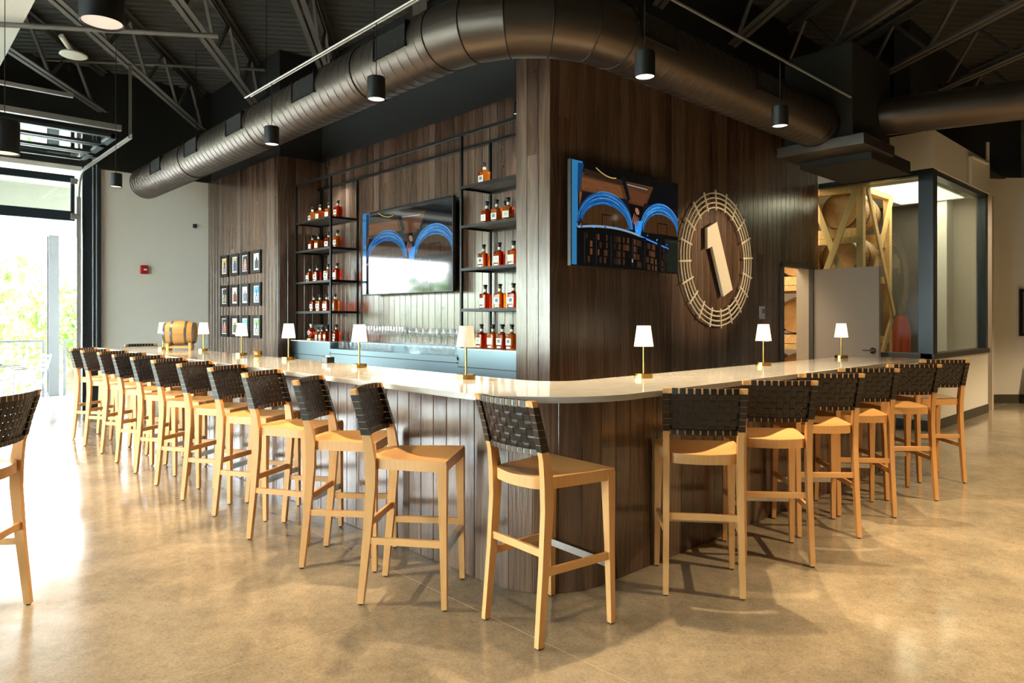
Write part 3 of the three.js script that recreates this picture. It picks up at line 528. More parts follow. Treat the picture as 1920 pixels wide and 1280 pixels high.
{
  const lv = ['top', 'second', 'third', 'fourth'], labs = [M.labelBlue, M.labelGreen, M.capBand, M.labelBlue];
  const left = [[585.6, 599.7, 617, 634], [586, 597.6, 616.4, 632.8], [581, 595, 615, 632], [588.7, 600, 613, 628.6]];
  left.forEach((row, r) => row.forEach((px, i) => bottle(4.86, SH[r], onX(px, 500, 4.86)[2], `${['amber', 'dark red amber'][(r + i) % 2]} whiskey bottle, ${ORD[i]} from the picture wall on the ${lv[r]} far shelf`, 'whiskey bottles on the far shelves', (r + i) % 2 ? M.amberRed : M.amber, labs[(r + i) % 4], 1.08, 0.1 * (i % 3))));
  const right = [[908], [913, 931.7, 945, 953], [907, 936.5, 963], [910, 937.5, 963]];
  right.forEach((row, r) => row.forEach((px, i) => bottle(i === 2 && r === 1 ? 5.0 : 4.86, SH[r], onX(px, 500, i === 2 && r === 1 ? 5.0 : 4.86)[2] + (i === 2 && r === 1 ? -0.02 : 0), `whiskey bottle, ${ORD[i]} from the steel post on the ${lv[r]} shelf beside the pillar`, 'whiskey bottles on the near shelves', (r + i) % 2 ? M.amberRed : M.amber, labs[(r * 2 + i) % 4], 1.12, 0.08 * i)));
  [903, 924.6, 942, 960].forEach((px, i) => bottle(4.82, LEDGE, onX(px, 640, 4.82)[2], `whiskey bottle, ${ORD[i]} from the steel post on the white ledge beside the pillar`, 'whiskey bottles on the near ledge', i % 2 ? M.amber : M.amberRed, labs[(i + 1) % 4], 1.12, 0));
  [[597, 0.84], [604, 0.86], [613, 0.9], [631, 1.05]].forEach(([px, h], i) => bottle(4.78, LEDGE, onX(px, 630, 4.78)[2], `whiskey bottle, ${ORD[i]} from the round decanter on the far white ledge`, 'whiskey bottles on the far ledge', i > 1 ? M.amberRed : M.amber, labs[i], h, 0));
  const u = onX(584, 620, 4.76)[2], d = thing('decanter', 'round dark whiskey decanter with a white emblem on the far ledge', 'bottle', 4.76, LEDGE, u);
  part(d, 'stand', rbox(0.09, 0.03, 0.11, 0.004, 0, 0.015, 0), M.pine);
  part(d, 'body', new THREE.SphereGeometry(0.082, 28, 18).scale(0.6, 1, 1).translate(0, 0.108, 0), M.amberRed);
  part(d, 'stopper', lathe([[0.018, 0.182], [0.018, 0.205], [0.026, 0.21], [0.026, 0.238], [0, 0.24]], 18), M.capBand);
  const em = part(d, 'emblem', new THREE.TorusGeometry(0.03, 0.003, 6, 24).rotateY(Math.PI / 2).translate(-0.0465, 0.112, 0), M.whitePaint); part(em, 'emblem_bar', rbox(0.003, 0.034, 0.008, 0.001, -0.0505, 0.112, 0), M.whitePaint);
  const ub = onX(601, 610, 5.03)[2]; solo('gift_box', rbox(0.08, 0.23, 0.3, 0.003, 0, 0.115, 0), M.steelBlack, 'dark grey presentation box standing behind the decanter', 'box', 5.03, LEDGE, ub);
}
// glasses
{
  const flute = lathe([[0, 0.002], [0.032, 0], [0.032, 0.003], [0.004, 0.008], [0.004, 0.085], [0.012, 0.095], [0.028, 0.13], [0.031, 0.165], [0.027, 0.215], [0.026, 0.215], [0.030, 0.165], [0.027, 0.131], [0.011, 0.097], [0, 0.093]], 24);
  const wine = lathe([[0, 0.002], [0.036, 0], [0.036, 0.003], [0.004, 0.008], [0.004, 0.085], [0.02, 0.096], [0.042, 0.13], [0.043, 0.155], [0.034, 0.2], [0.033, 0.2], [0.042, 0.155], [0.041, 0.131], [0.019, 0.098], [0, 0.094]], 24);
  const tumbler = lathe([[0, 0], [0.03, 0], [0.035, 0.09], [0.034, 0.09], [0.029, 0.008], [0, 0.008]], 24), short = lathe([[0, 0], [0.038, 0], [0.042, 0.085], [0.041, 0.085], [0.037, 0.01], [0, 0.01]], 24);
  const row = (name, geo, n, p0, p1, x, y, label, group) => { for (let i = 0; i < n; i++) { const u = onX(p0 + (p1 - p0) * i / (n - 1), 640, x)[2]; solo(name, geo, M.glass, `${label}, ${i < 12 ? ORD[i] : i + 1 + 'th'} from the picture wall`, 'glass', x, y, u, 0, group); } };
  row('flute_glass', flute, 14, 688, 757, 4.97, LEDGE, 'slim stemmed tasting glass on the rear steel step', 'tasting glasses');
  row('wine_glass', wine, 8, 772, 862, 4.95, LEDGE, 'round wine glass on the rear steel step', 'wine glasses');
  row('tumbler', tumbler, 14, 639, 734, 4.74, 1.035, 'clear tumbler on the front steel step', 'tumblers');
  row('rocks_glass', short, 8, 762, 846, 4.74, 1.035, 'short rocks glass on the front steel step', 'rocks glasses');
}

// ---------------------------------------------------------------- televisions
function canvasTex(w, h, draw) { const c = document.createElement('canvas'); c.width = w; c.height = h; draw(c.getContext('2d'), w, h); const t = new THREE.CanvasTexture(c); t.colorSpace = THREE.SRGBColorSpace; return t; }
const tvTex = canvasTex(1024, 576, (c, w, h) => {     // picture on the screens: barrels in blue light
  let q = 11; const R = () => { q = (q * 1103515245 + 12345) % 2147483648; return q / 2147483648; };
  const X = (v) => v * w, Y = (v) => v * h, poly = (col, pts) => { c.fillStyle = col; c.beginPath(); pts.forEach(([x, y], i) => (i ? c.lineTo(X(x), Y(y)) : c.moveTo(X(x), Y(y)))); c.fill(); };
  c.fillStyle = '#0b0908'; c.fillRect(0, 0, w, h);
  poly('#4a2e1c', [[0.06, 0.1], [0.74, 0.1], [0.66, 0.33], [0.06, 0.3]]); poly('#6a4226', [[0.08, 0.15], [0.42, 0.16], [0.45, 0.29], [0.08, 0.27]]); poly('#5a3420', [[0.5, 0.17], [0.7, 0.19], [0.64, 0.31], [0.52, 0.3]]); poly('#2a1c14', [[0.1, 0.06], [0.45, 0.1], [0.45, 0.15], [0.1, 0.13]]); poly('#6b4524', [[0.78, 0.28], [0.9, 0.3], [0.88, 0.4], [0.76, 0.4]]);
  for (let i = 0; i < 160; i++) { c.strokeStyle = `rgba(${20 + 90 * R()},${14 + 50 * R()},${8 + 26 * R()},0.35)`; c.lineWidth = 1 + 2 * R(); const x = X(0.06 + 0.66 * R()), y = Y(0.1 + 0.2 * R()); c.beginPath(); c.moveTo(x, y); c.lineTo(x + 30 + 50 * R(), y + 6 * R()); c.stroke(); }
  poly('#0d0f14', [[0.42, 0.06], [0.46, 0.06], [0.51, 0.28], [0.485, 0.3]]); poly('#0a0b0f', [[0.8, 0.05], [1, 0.06], [0.98, 0.26], [0.74, 0.4], [0.64, 0.42]]);
  c.strokeStyle = '#8fb6c8'; c.lineWidth = 4; c.beginPath(); c.moveTo(X(0.48), Y(0.13)); c.lineTo(X(0.68), Y(0.14)); c.stroke(); c.strokeStyle = '#b59a5a'; c.lineWidth = 7; c.beginPath(); c.moveTo(X(0.2), Y(0.03)); c.quadraticCurveTo(X(0.3), Y(0.12), X(0.38), Y(0.09)); c.stroke();
  poly('#2f6f9e', [[0, 0], [0.09, 0], [0.05, 0.16], [0.05, 1], [0, 1]]); poly('#123a5c', [[0.05, 0.02], [0.1, 0.02], [0.06, 0.3], [0.045, 0.3]]); poly('#7c481f', [[0.06, 0.3], [0.085, 0.3], [0.09, 0.6], [0.065, 0.62]]);
  const arch = (cx, by, rx, ryi, ryo, wo) => {
    poly('#15131a', [[cx - rx * wo, by], [cx - rx, by - ryo * 0.9], [cx + rx, by - ryo * 0.9], [cx + rx * wo, by]]);
    for (let i = 0; i < 420; i++) { const f = R(), a = Math.PI * (1.0 + 0.75 * R()), da = Math.PI * (0.15 + 0.4 * R()), k = R() * 0.75 + 0.25 * Math.abs(Math.sin(f * 11 + cx * 9)); c.strokeStyle = k > 0.86 ? 'rgba(150,215,255,0.5)' : k > 0.6 ? 'rgba(52,148,226,0.5)' : k > 0.35 ? 'rgba(24,92,170,0.5)' : 'rgba(8,24,52,0.6)'; c.lineWidth = 1 + 3 * R(); c.beginPath(); c.ellipse(X(cx), Y(by), X(rx * (1 + (wo - 1) * f)), Y(ryi + (ryo - ryi) * f), 0, a, Math.min(a + da, Math.PI * 1.99)); c.stroke(); }
    c.fillStyle = '#3d2714'; c.beginPath(); c.ellipse(X(cx), Y(by), X(rx), Y(ryi), 0, Math.PI, 0); c.fill();
    c.strokeStyle = '#241609'; c.lineWidth = 3; for (let k = -3; k <= 3; k++) { c.beginPath(); c.moveTo(X(cx + k * rx / 3.6), Y(by - ryi * Math.sqrt(1 - (k / 3.7) ** 2))); c.lineTo(X(cx + k * rx / 3.6), Y(by)); c.stroke(); }
    c.strokeStyle = '#160d06'; c.lineWidth = 7; c.strokeRect(X(cx - 0.035), Y(by - 0.12), X(0.1), Y(0.12));
  };
  arch(0.29, 0.6, 0.205, 0.22, 0.35, 1.22); arch(0.82, 0.6, 0.175, 0.22, 0.34, 1.24);
  poly('#2f8fe6', [[0.55, 0.5], [0.63, 0.48], [0.61, 0.66], [0.56, 0.63]]);
  c.fillStyle = '#9c6a54'; c.beginPath(); c.ellipse(X(0.578), Y(0.39), 24, 17, 0.8, 0, 7); c.fill(); c.fillStyle = '#7d5248'; for (let k = 0; k < 4; k++) { c.beginPath(); c.ellipse(X(0.54 + k * 0.014), Y(0.47 + k * 0.012), 6, 34, 0.35, 0, 7); c.fill(); }
  poly('#090807', [[0.04, 0.64], [0.45, 0.6], [0.62, 0.66], [0.94, 0.75], [1, 0.8], [1, 1], [0.04, 1]]); poly('#1a1d18', [[0.86, 0.64], [1, 0.64], [1, 1], [0.86, 1]]);
  c.lineWidth = 13; c.strokeStyle = '#7d94a8'; c.beginPath(); c.moveTo(X(0.05), Y(0.635)); c.quadraticCurveTo(X(0.36), Y(0.56), X(0.6), Y(0.645)); c.stroke(); c.strokeStyle = '#3c7fd6'; c.lineWidth = 10; c.beginPath(); c.moveTo(X(0.6), Y(0.645)); c.lineTo(X(0.9), Y(0.745)); c.stroke();
  for (let k = 0; k < 9; k++) { c.fillStyle = k % 2 ? '#4aa0ff' : '#1d4f9c'; c.beginPath(); c.ellipse(X(0.08 + k * 0.1), Y(0.625 - 0.03 * Math.sin(k / 9 * 3.1) + (k > 5 ? (k - 5) * 0.03 : 0)), 9, 7, 0, 0, 7); c.fill(); }
  for (const [bx, bw] of [[0.05, 0.3], [0.34, 0.3], [0.63, 0.24]]) for (let k = 0; k < 16; k++) { const f = k / 15, e = 1 - (2 * f - 1) ** 2, x = bx + bw * f, tn = e * (0.35 + 0.65 * R()); c.fillStyle = `rgb(${Math.round(14 + 92 * tn)},${Math.round(11 + 54 * tn)},${Math.round(9 + 26 * tn)})`; const y0 = 0.68 + 0.05 * Math.max(0, x - 0.5) / 0.3, n = 4; for (let q2 = 0; q2 < n; q2++) if (R() > 0.35) c.fillRect(X(x), Y(y0 + q2 * 0.075), X(bw / 16) + 1, Y(0.06)); }
  for (const x of [0.07, 0.17, 0.3, 0.5, 0.62, 0.78]) { c.fillStyle = 'rgba(8,8,9,0.92)'; c.fillRect(X(x), Y(0.66), X(0.045), Y(0.34)); c.fillStyle = 'rgba(70,72,76,0.35)'; c.fillRect(X(x + 0.03), Y(0.68), X(0.008), Y(0.3)); }
  c.fillStyle = '#c9ced2'; c.font = 'bold 26px sans-serif'; c.fillText('S', X(0.525), Y(0.93));
});
function television(x, y, u, w, h, turn, label, em) {
  const t = thing('television', label, 'television', x, y, u, turn);
  part(t, 'cabinet', rbox(w, h, 0.045, 0.006, 0, 0, 0), M.capBlack);
  const s = new THREE.PlaneGeometry(w - 0.02, h - 0.02).translate(0, 0.004, 0.0232);
  part(t, 'screen', s, phy({ color: 0x050505, roughness: 0.06, emissive: 0xffffff, emissiveMap: tvTex, emissiveIntensity: em }), 'screen showing oak barrels and blue light');
  part(t, 'wall_bracket', rbox(0.4, 0.3, 0.1, 0.005, 0, 0, -0.07), M.capBlack);
  return t;
}
{ // right TV hangs on the television wall, left TV before the back bar wall
  const a = onU(1067, 297, PU - 0.14), b = onU(1268, 345, PU - 0.14), c = onU(1065, 498, PU - 0.14);
  television((a[0] + b[0]) / 2, (a[1] + c[1]) / 2, PU - 0.14, b[0] - a[0], a[1] - c[1], 0, 'flat television on the plank wall beside the round sign', 0.85);
  const x = BX - 0.14, d = onX(682, 401, x), e = onX(852, 370, x), f = onX(688, 554, x);
  television(x, (d[1] + f[1]) / 2, (d[2] + e[2]) / 2, d[2] - e[2], d[1] - f[1], -Math.PI / 2, 'flat television between the bottle shelves, mirroring the daylight', 0.85);
}
// ---------------------------------------------------------------- round sign
{
  const c = onU(1337, 487, PU), R = 0.775, x = 4.67 * K, y = EYE + (1.885 - EYE) * K;
  const s = thing('wall_sign', 'round white sign of four thin hoops with a slanted numeral one', 'sign', x, y, PU - 0.035);
  for (const r of [0.6, 0.655, 0.71, 0.765]) part(s, 'hoop', new THREE.TorusGeometry(r, 0.0095, 8, 96), M.signWhite);
  for (let k = 0; k < 20; k++) { const a = k / 20 * Math.PI * 2 + 0.08; const m = part(s, 'spoke', merge([rod(new THREE.Vector3(0.578, 0, 0.004), new THREE.Vector3(0.792, 0, 0.004), 0.0115, 8), new THREE.SphereGeometry(0.0125, 8, 6).translate(0.578, 0, 0.004), new THREE.SphereGeometry(0.0125, 8, 6).translate(0.792, 0, 0.004)]), M.signWhite); m.rotation.z = a; }
  const pts = [[4.627, 2.161], [4.496, 2.106], [4.498, 1.953], [4.56, 1.977], [4.724, 1.612], [4.853, 1.666]].map(([a, b]) => new THREE.Vector2(a * K - x, EYE + (b - EYE) * K - y));
  part(s, 'numeral_one', new THREE.ExtrudeGeometry(new THREE.Shape(pts), { depth: 0.03, bevelEnabled: true, bevelSize: 0.003, bevelThickness: 0.003, bevelSegments: 1 }).translate(0, 0, -0.005), M.signWhite, 'slanted white numeral 1');
  for (let k = 0; k < 4; k++) { const a = k * Math.PI / 2 + 0.4; part(s, 'standoff', cyl(0.006, 0.006, 0.04, 8).rotateX(-Math.PI / 2).translate(0.68 * Math.cos(a), 0.68 * Math.sin(a), -0.035), M.signWhite); }
  for (const [a, b] of [[0.0, 0.15], [0.03, -0.2]]) part(s, 'standoff', cyl(0.006, 0.006, 0.04, 8).rotateX(-Math.PI / 2).translate(a, b, -0.035), M.signWhite);
}
{ const t = onU(1427, 586, PU); const o = thing('thermostat', 'light grey thermostat on the plank wall below the round sign', 'thermostat', t[0], t[1], PU - 0.012); part(o, 'case', rbox(0.115, 0.165, 0.03, 0.008), M.plastic); part(o, 'display', rbox(0.06, 0.06, 0.004, 0.001, 0.01, 0.02, 0.016), M.labelBlue);
  const w = onU(1437.5, 631, PU); const sw = thing('wall_switch', 'pale switch plate on the plank wall below the thermostat', 'switch', w[0], w[1], PU - 0.004); part(sw, 'plate', rbox(0.1, 0.13, 0.008, 0.003), M.plastic); part(sw, 'rocker', rbox(0.03, 0.06, 0.01, 0.002, 0, 0, 0.004), M.whitePaint); }

// ---------------------------------------------------------------- framed pictures
{
  const atlas = canvasTex(512, 384, (c) => {
    const cols = [['#d8b35a', '#c9c1c9', '#2f2a22'], ['#b9a98a', '#6a7a9c', '#3b3531'], ['#2a1e18', '#a04030', '#c9c3a8'], ['#d8dcdc', '#5b5f60', '#222'], ['#3a3a44', '#c9b98a', '#555'], ['#e8dcc6', '#a8402c', '#1d2c28'], ['#d4d0d8', '#555a60', '#8a8890'], ['#3f9bc8', '#e8eef0', '#2b5b7c'], ['#3a3438', '#c03838', '#bcae98'], ['#cfc9a8', '#2e2a26', '#7a7258'], ['#6fb8cc', '#e2e6e0', '#4a5a50'], ['#7fae6a', '#d8dcc6', '#3c5a3a']];
    cols.forEach(([a, b, d], i) => { const x = (i % 4) * 128, y = Math.floor(i / 4) * 128; c.fillStyle = a; c.fillRect(x, y, 128, 128); c.fillStyle = b; c.fillRect(x + 12, y + 50, 104, 70); c.fillStyle = d; c.beginPath(); c.ellipse(x + 64, y + 48, 20, 24, 0, 0, 7); c.fill(); c.fillRect(x + 34, y + 70, 60, 50); c.fillStyle = b; c.fillRect(x + 54, y + 80, 20, 36); });
  });
  const mat = std({ map: atlas, roughness: 0.5 });
  const us = [7.682, 7.39, 7.122, 6.834].map((v) => v * K), ys = [2.016, 1.69, 1.363].map((v) => EYE + (v - EYE) * K), W = 0.325, Hh = 0.36;
  const rowN = ['top', 'middle', 'bottom'];
  ys.forEach((y, r) => us.forEach((u, i) => {
    const f = thing('picture_frame', `small black framed picture, ${ORD[i]} from the white wall in the ${rowN[r]} row`, 'picture', PX - 0.001, y, u, -Math.PI / 2, 'framed pictures on the plank wall');
    part(f, 'frame', merge([rbox(W, 0.05, 0.028, 0.003, 0, Hh / 2 - 0.025, 0.014), rbox(W, 0.05, 0.028, 0.003, 0, -Hh / 2 + 0.025, 0.014), rbox(0.05, Hh - 0.1, 0.028, 0.003, -W / 2 + 0.025, 0, 0.014), rbox(0.05, Hh - 0.1, 0.028, 0.003, W / 2 - 0.025, 0, 0.014)]), M.capBlack);
    part(f, 'mat_board', box(W - 0.09, Hh - 0.09, 0.004, 0, 0, 0.01), M.whitePaint);
    const g = new THREE.PlaneGeometry(W - 0.15, Hh - 0.13).translate(0, 0, 0.0125), uv = g.attributes.uv; for (let k = 0; k < 4; k++) uv.setXY(k, (i + uv.getX(k)) / 4, 1 - (r + 1 - uv.getY(k)) / 3);
    part(f, 'picture', g, mat);
  }));
}
// ---------------------------------------------------------------- small things on the counter and the white wall
function barrelGeo(L, r0, r1, n = 36) { const p = [[0, -L / 2 + 0.02], [r0 - 0.012, -L / 2 + 0.02], [r0 - 0.012, -L / 2], [r0, -L / 2]]; for (let i = 1; i < 12; i++) { const f = i / 12 * 2 - 1; p.push([r0 + (r1 - r0) * (1 - f * f), f * L / 2]); } p.push([r0, L / 2], [r0 - 0.012, L / 2], [r0 - 0.012, L / 2 - 0.02], [0, L / 2 - 0.02]); return lathe(p, n); }
function hoopGeo(L, r0, r1, f, w) { const r = (g) => r0 + (r1 - r0) * (1 - g * g), a = f - w / L, b = f + w / L; return lathe([[r(a), a * L / 2], [r(a) + 0.003, a * L / 2], [r(b) + 0.003, b * L / 2], [r(b), b * L / 2]], 36); }
{
  const L = 0.34, b = thing('small_barrel', 'small oak barrel lying on a cradle on the counter', 'barrel', 2.74, 1.07, 8.72, TH * -1 + 0.25);
  const body = new THREE.Group(); 
  const m = part(b, 'staves', barrelGeo(L, 0.118, 0.145), M.oak); m.rotation.z = Math.PI / 2; m.position.y = 0.205;
  for (const f of [-0.93, -0.45, 0.45, 0.93]) { const h = part(b, 'hoop', hoopGeo(L, 0.118, 0.145, f, 0.026), M.hoop, 'grey metal hoop'); h.rotation.z = Math.PI / 2; h.position.y = 0.205; }
  part(b, 'cradle', merge([rbox(0.03, 0.09, 0.2, 0.003, -0.12, 0.045, 0), rbox(0.03, 0.09, 0.2, 0.003, 0.12, 0.045, 0), rbox(0.28, 0.025, 0.03, 0.003, 0, 0.04, 0.08), rbox(0.28, 0.025, 0.03, 0.003, 0, 0.04, -0.08)]), M.pine, 'pale wooden cradle');
}
for (const [px, w] of [[483, 'with the picture wall behind it'], [496, 'next to its twin beside the shelves']]) { const p = onY(px, 667.5, 1.07); solo('brass_cup', lathe([[0, 0], [0.03, 0], [0.026, 0.02], [0.036, 0.055], [0.034, 0.055], [0.024, 0.022], [0, 0.012]], 24), M.brass, `small brass cup on the counter ${w}`, 'cup', Math.min(p[0], 2.86), 1.07, p[2]); }
{ const o = thing('bar_caddy', 'small black bar caddy at the rear edge of the counter', 'caddy', 2.87, 1.07, 5.36); part(o, 'tray', rbox(0.07, 0.05, 0.09, 0.004, 0, 0.025, 0), M.capBlack); part(o, 'divider', box(0.004, 0.056, 0.084, 0, 0.031, 0), M.steel); }
{ const q = onU(269.5, 505.5, WU), o = thing('fire_alarm', 'red fire alarm strobe on the white wall', 'alarm', q[0], q[1], WU - 0.025); part(o, 'case', rbox(0.12, 0.145, 0.05, 0.012), M.red); part(o, 'strobe', rbox(0.05, 0.03, 0.02, 0.006, 0.01, 0, 0.03), M.whitePaint);
  const z = onU(364, 424, WU), s = thing('wall_sensor', 'tiny dark sensor high on the white wall', 'sensor', z[0], z[1], WU - 0.02); part(s, 'case', rbox(0.05, 0.07, 0.04, 0.006), M.doorNavy); part(s, 'lens', new THREE.SphereGeometry(0.012, 10, 8).translate(0, -0.01, 0.02), M.capBlack); }

// ---------------------------------------------------------------- garage doors
function garageDoor(x0, x1, label, right) {
  const d = thing('garage_door', label, 'door', x0, 0, WU), W = x1 - x0;
  const at = (xa, xb, ya, yb, ua, ub) => ext(xa - x0, xb - x0, ya, yb, ua - WU, ub - WU);
  const n = 4, uf = WU - 0.02, ub = WU + 0.03;
  part(d, 'rail', at(x0, x1, 3.58, 3.69, uf, ub), M.doorNavy); part(d, 'rail', at(x0, x1, 2.98, 3.13, uf, ub), M.doorNavy);
  for (let i = 0; i <= n; i++) { const x = x0 + W * i / n; part(d, 'stile', at(Math.max(x0, x - 0.05), Math.min(x1, x + 0.05), 3.13, 3.58, uf, ub), M.doorNavy); }
  for (let i = 0; i < n; i++) part(d, 'pane', at(x0 + W * i / n + 0.05, x0 + W * (i + 1) / n - 0.05, 3.13, 3.58, WU, WU + 0.006), M.pane);
  // sections that have already rolled back lie overhead on the tracks
  for (let s = 0; s < 3; s++) { const ua = WU - 0.75 - s * 0.62, o = part(d, 'rolled_section', merge([at(x0, x1, 3.80, 3.84, ua - 0.58, ua - 0.5), at(x0, x1, 3.80, 3.84, ua - 0.06, ua), at(x0, x0 + 0.08, 3.80, 3.84, ua - 0.58, ua), at(x1 - 0.08, x1, 3.80, 3.84, ua - 0.58, ua)]), M.doorNavy); part(o, 'pane', at(x0 + 0.08, x1 - 0.08, 3.817, 3.823, ua - 0.5, ua - 0.06), M.pane); }
  for (const x of [x0 - 0.03, x1 + 0.045]) {
    const c = []; for (let i = 0; i <= 8; i++) { const a = i / 8 * Math.PI / 2; c.push(new THREE.Vector3(x - x0, 3.36 + 0.38 * Math.sin(a), 0.06 + 0.38 * (1 - Math.cos(a)))); }
    part(d, 'track', merge([box(0.05, 3.36, 0.012, x - x0, 1.68, 0.05), box(0.006, 3.36, 0.06, x - x0 + 0.025, 1.68, 0.075), tube(c, 0.022, 8, 24), box(0.012, 0.06, 2.6, x - x0, 3.74, 0.44 + 1.3), box(0.05, 0.008, 2.6, x - x0 - 0.02, 3.715, 0.44 + 1.3)]), M.galv);
    part(d, 'track_hanger', merge([box(0.03, 0.95, 0.006, x - x0, 4.2, 2.95), box(0.006, 0.95, 0.03, x - x0 + 0.015, 4.2, 2.95)]), M.steelBlack);
    for (const y of [3.05, 3.6]) part(d, 'hinge_roller', merge([rbox(0.09, 0.09, 0.03, 0.004, x - x0 - 0.06, y, 0.05), cyl(0.022, 0.022, 0.02, 14).rotateZ(Math.PI / 2).translate(x - x0, y + 0.01, 0.07), cyl(0.006, 0.006, 0.1, 8).rotateZ(Math.PI / 2).translate(x - x0, y + 0.01, 0.07)]), M.galv);
  }
  part(d, 'torsion_shaft', rod(new THREE.Vector3(-0.1, 3.98, 0.2), new THREE.Vector3(W + 0.3, 3.98, 0.2), 0.016), M.galv);
  part(d, 'torsion_spring', merge([rod(new THREE.Vector3(0.3, 3.98, 0.2), new THREE.Vector3(W / 2 - 0.2, 3.98, 0.2), 0.045, 16), rod(new THREE.Vector3(W / 2 + 0.2, 3.98, 0.2), new THREE.Vector3(W - 0.4, 3.98, 0.2), 0.045, 16)]), M.galvGrey);
  part(d, 'cable_drum', cyl(0.07, 0.07, 0.06, 24).rotateZ(Math.PI / 2).translate(W + 0.05, 3.98, 0.2), M.galv);
  part(d, 'top_strut', at(x0, x1, 3.86, 3.93, WU - 2.75, WU - 2.68), M.galv);
  if (right) { const links = []; const lg = new THREE.TorusGeometry(0.011, 0.003, 5, 10); for (let i = 0; i < 150; i++) { const g = lg.clone(); g.scale(0.75, 1.25, 1); if (i % 2) g.rotateY(Math.PI / 2); for (const dx of [0, 0.05]) links.push(g.clone().translate(W + 0.22 + dx, 0.9 + i * 0.02, 0.16)); } const ch = part(d, 'pull_chain', merge(links), M.galv); part(d, 'chain_wheel', cyl(0.05, 0.05, 0.025, 24).rotateZ(Math.PI / 2).translate(W + 0.245, 3.93, 0.16), M.galv); }
  return d;
}
garageDoor(DX0, DX1, 'glazed overhead garage door rolled up over the patio opening', true);
garageDoor(-7.4, -3.1, 'second glazed overhead garage door on the same wall', false);
struct('trim_1', ext(DX1 + 0.1, DX1 + 0.36, 0, 3.86, WU - 0.05, WU + 0.0), M.doorNavy, 0, 0, 0, 0, 'dark steel door jamb beside the white wall');
// white beam over the garage side
solo('steel_beam', ext(-0.18, 0.18, -0.12, 0.12, -6, 6), M.whitePaint, 'white painted beam running under the joists above the garage side', 'beam', 1.085, 4.80, 6.6);
{ const p = onY(138, 104, 4.6), o = thing('access_point', 'round white wireless disc on an arm below a joist', 'fixture', p[0], 4.6, p[2]); part(o, 'disc', lathe([[0, -0.02], [0.13, -0.012], [0.15, 0.0], [0.14, 0.02], [0, 0.03]], 36), M.whitePaint); part(o, 'arm', rod(new THREE.Vector3(0, 0.02, 0), new THREE.Vector3(-0.16, 0.14, 0.18), 0.03, 12), M.whitePaint); }
solo('strut_channel', merge([box(4.2, 0.045, 0.006, 0, 0, 0.02), box(4.2, 0.045, 0.006, 0, 0, -0.02), box(4.2, 0.006, 0.045, 0, -0.02, 0)]), M.galv, 'pale metal strut channel hung across the garage door tracks', 'strut', -0.3, 4.08, 9.55);

// ---------------------------------------------------------------- outside: patio, railing, trees
struct('patio', ext(-14, 9, -0.25, -0.02, 12.95, 15.9), M.patio, 0, 0, 0, 0, 'pale concrete patio outside the garage door');
struct('patio_beam', ext(-14, 9, 3.03, 3.95, 15.5, 15.75), M.patio, 0, 0, 0, 0, 'pale fascia beam over the patio columns');
struct('patio_roof', ext(-14, 9, 3.95, 4.1, 12.95, 15.95), M.whitePaint, 0, 0, 0, 0, 'white soffit over the patio');
struct('ground', box(200, 0.2, 200, -40, -3.1, -30), M.asphalt, 0, 0, 0, 0, 'pale parking ground below the patio');
for (const [x, w] of [[2.62, 'seen through the garage opening'], [-2.3, 'farther along the patio'], [-7.2, 'at the end of the patio']]) solo('patio_column', merge([box(0.17, 3.04, 0.02, 0, 1.52, 0.08), box(0.17, 3.04, 0.02, 0, 1.52, -0.08), box(0.03, 3.04, 0.16, 0, 1.52, 0)]), M.galvGrey, `grey steel patio column ${w}`, 'column', x, -0.02, 15.62);
{
  const rl = (x0, x1, label) => { const r = thing('patio_railing', label, 'railing', x0, -0.02, 15.5), W = x1 - x0; part(r, 'top_rail', rbox(W, 0.04, 0.05, 0.006, W / 2, 1.05, 0), M.galvGrey); for (let k = 0; k < 8; k++) part(r, 'cable', rod(new THREE.Vector3(0, 0.12 + k * 0.115, 0), new THREE.Vector3(W, 0.12 + k * 0.115, 0), 0.006, 6), M.galvGrey); for (let x = 0; x <= W + 0.01; x += W / Math.max(1, Math.round(W / 1.8))) part(r, 'post', box(0.045, 1.05, 0.045, x, 0.525, 0), M.galvGrey); };
  rl(-2.15, 2.44, 'grey cable railing along the patio before the column'); rl(2.78, 6.5, 'grey cable railing on the far side of the patio column'); rl(-7.0, -2.45, 'grey cable railing at the far end of the patio');
}
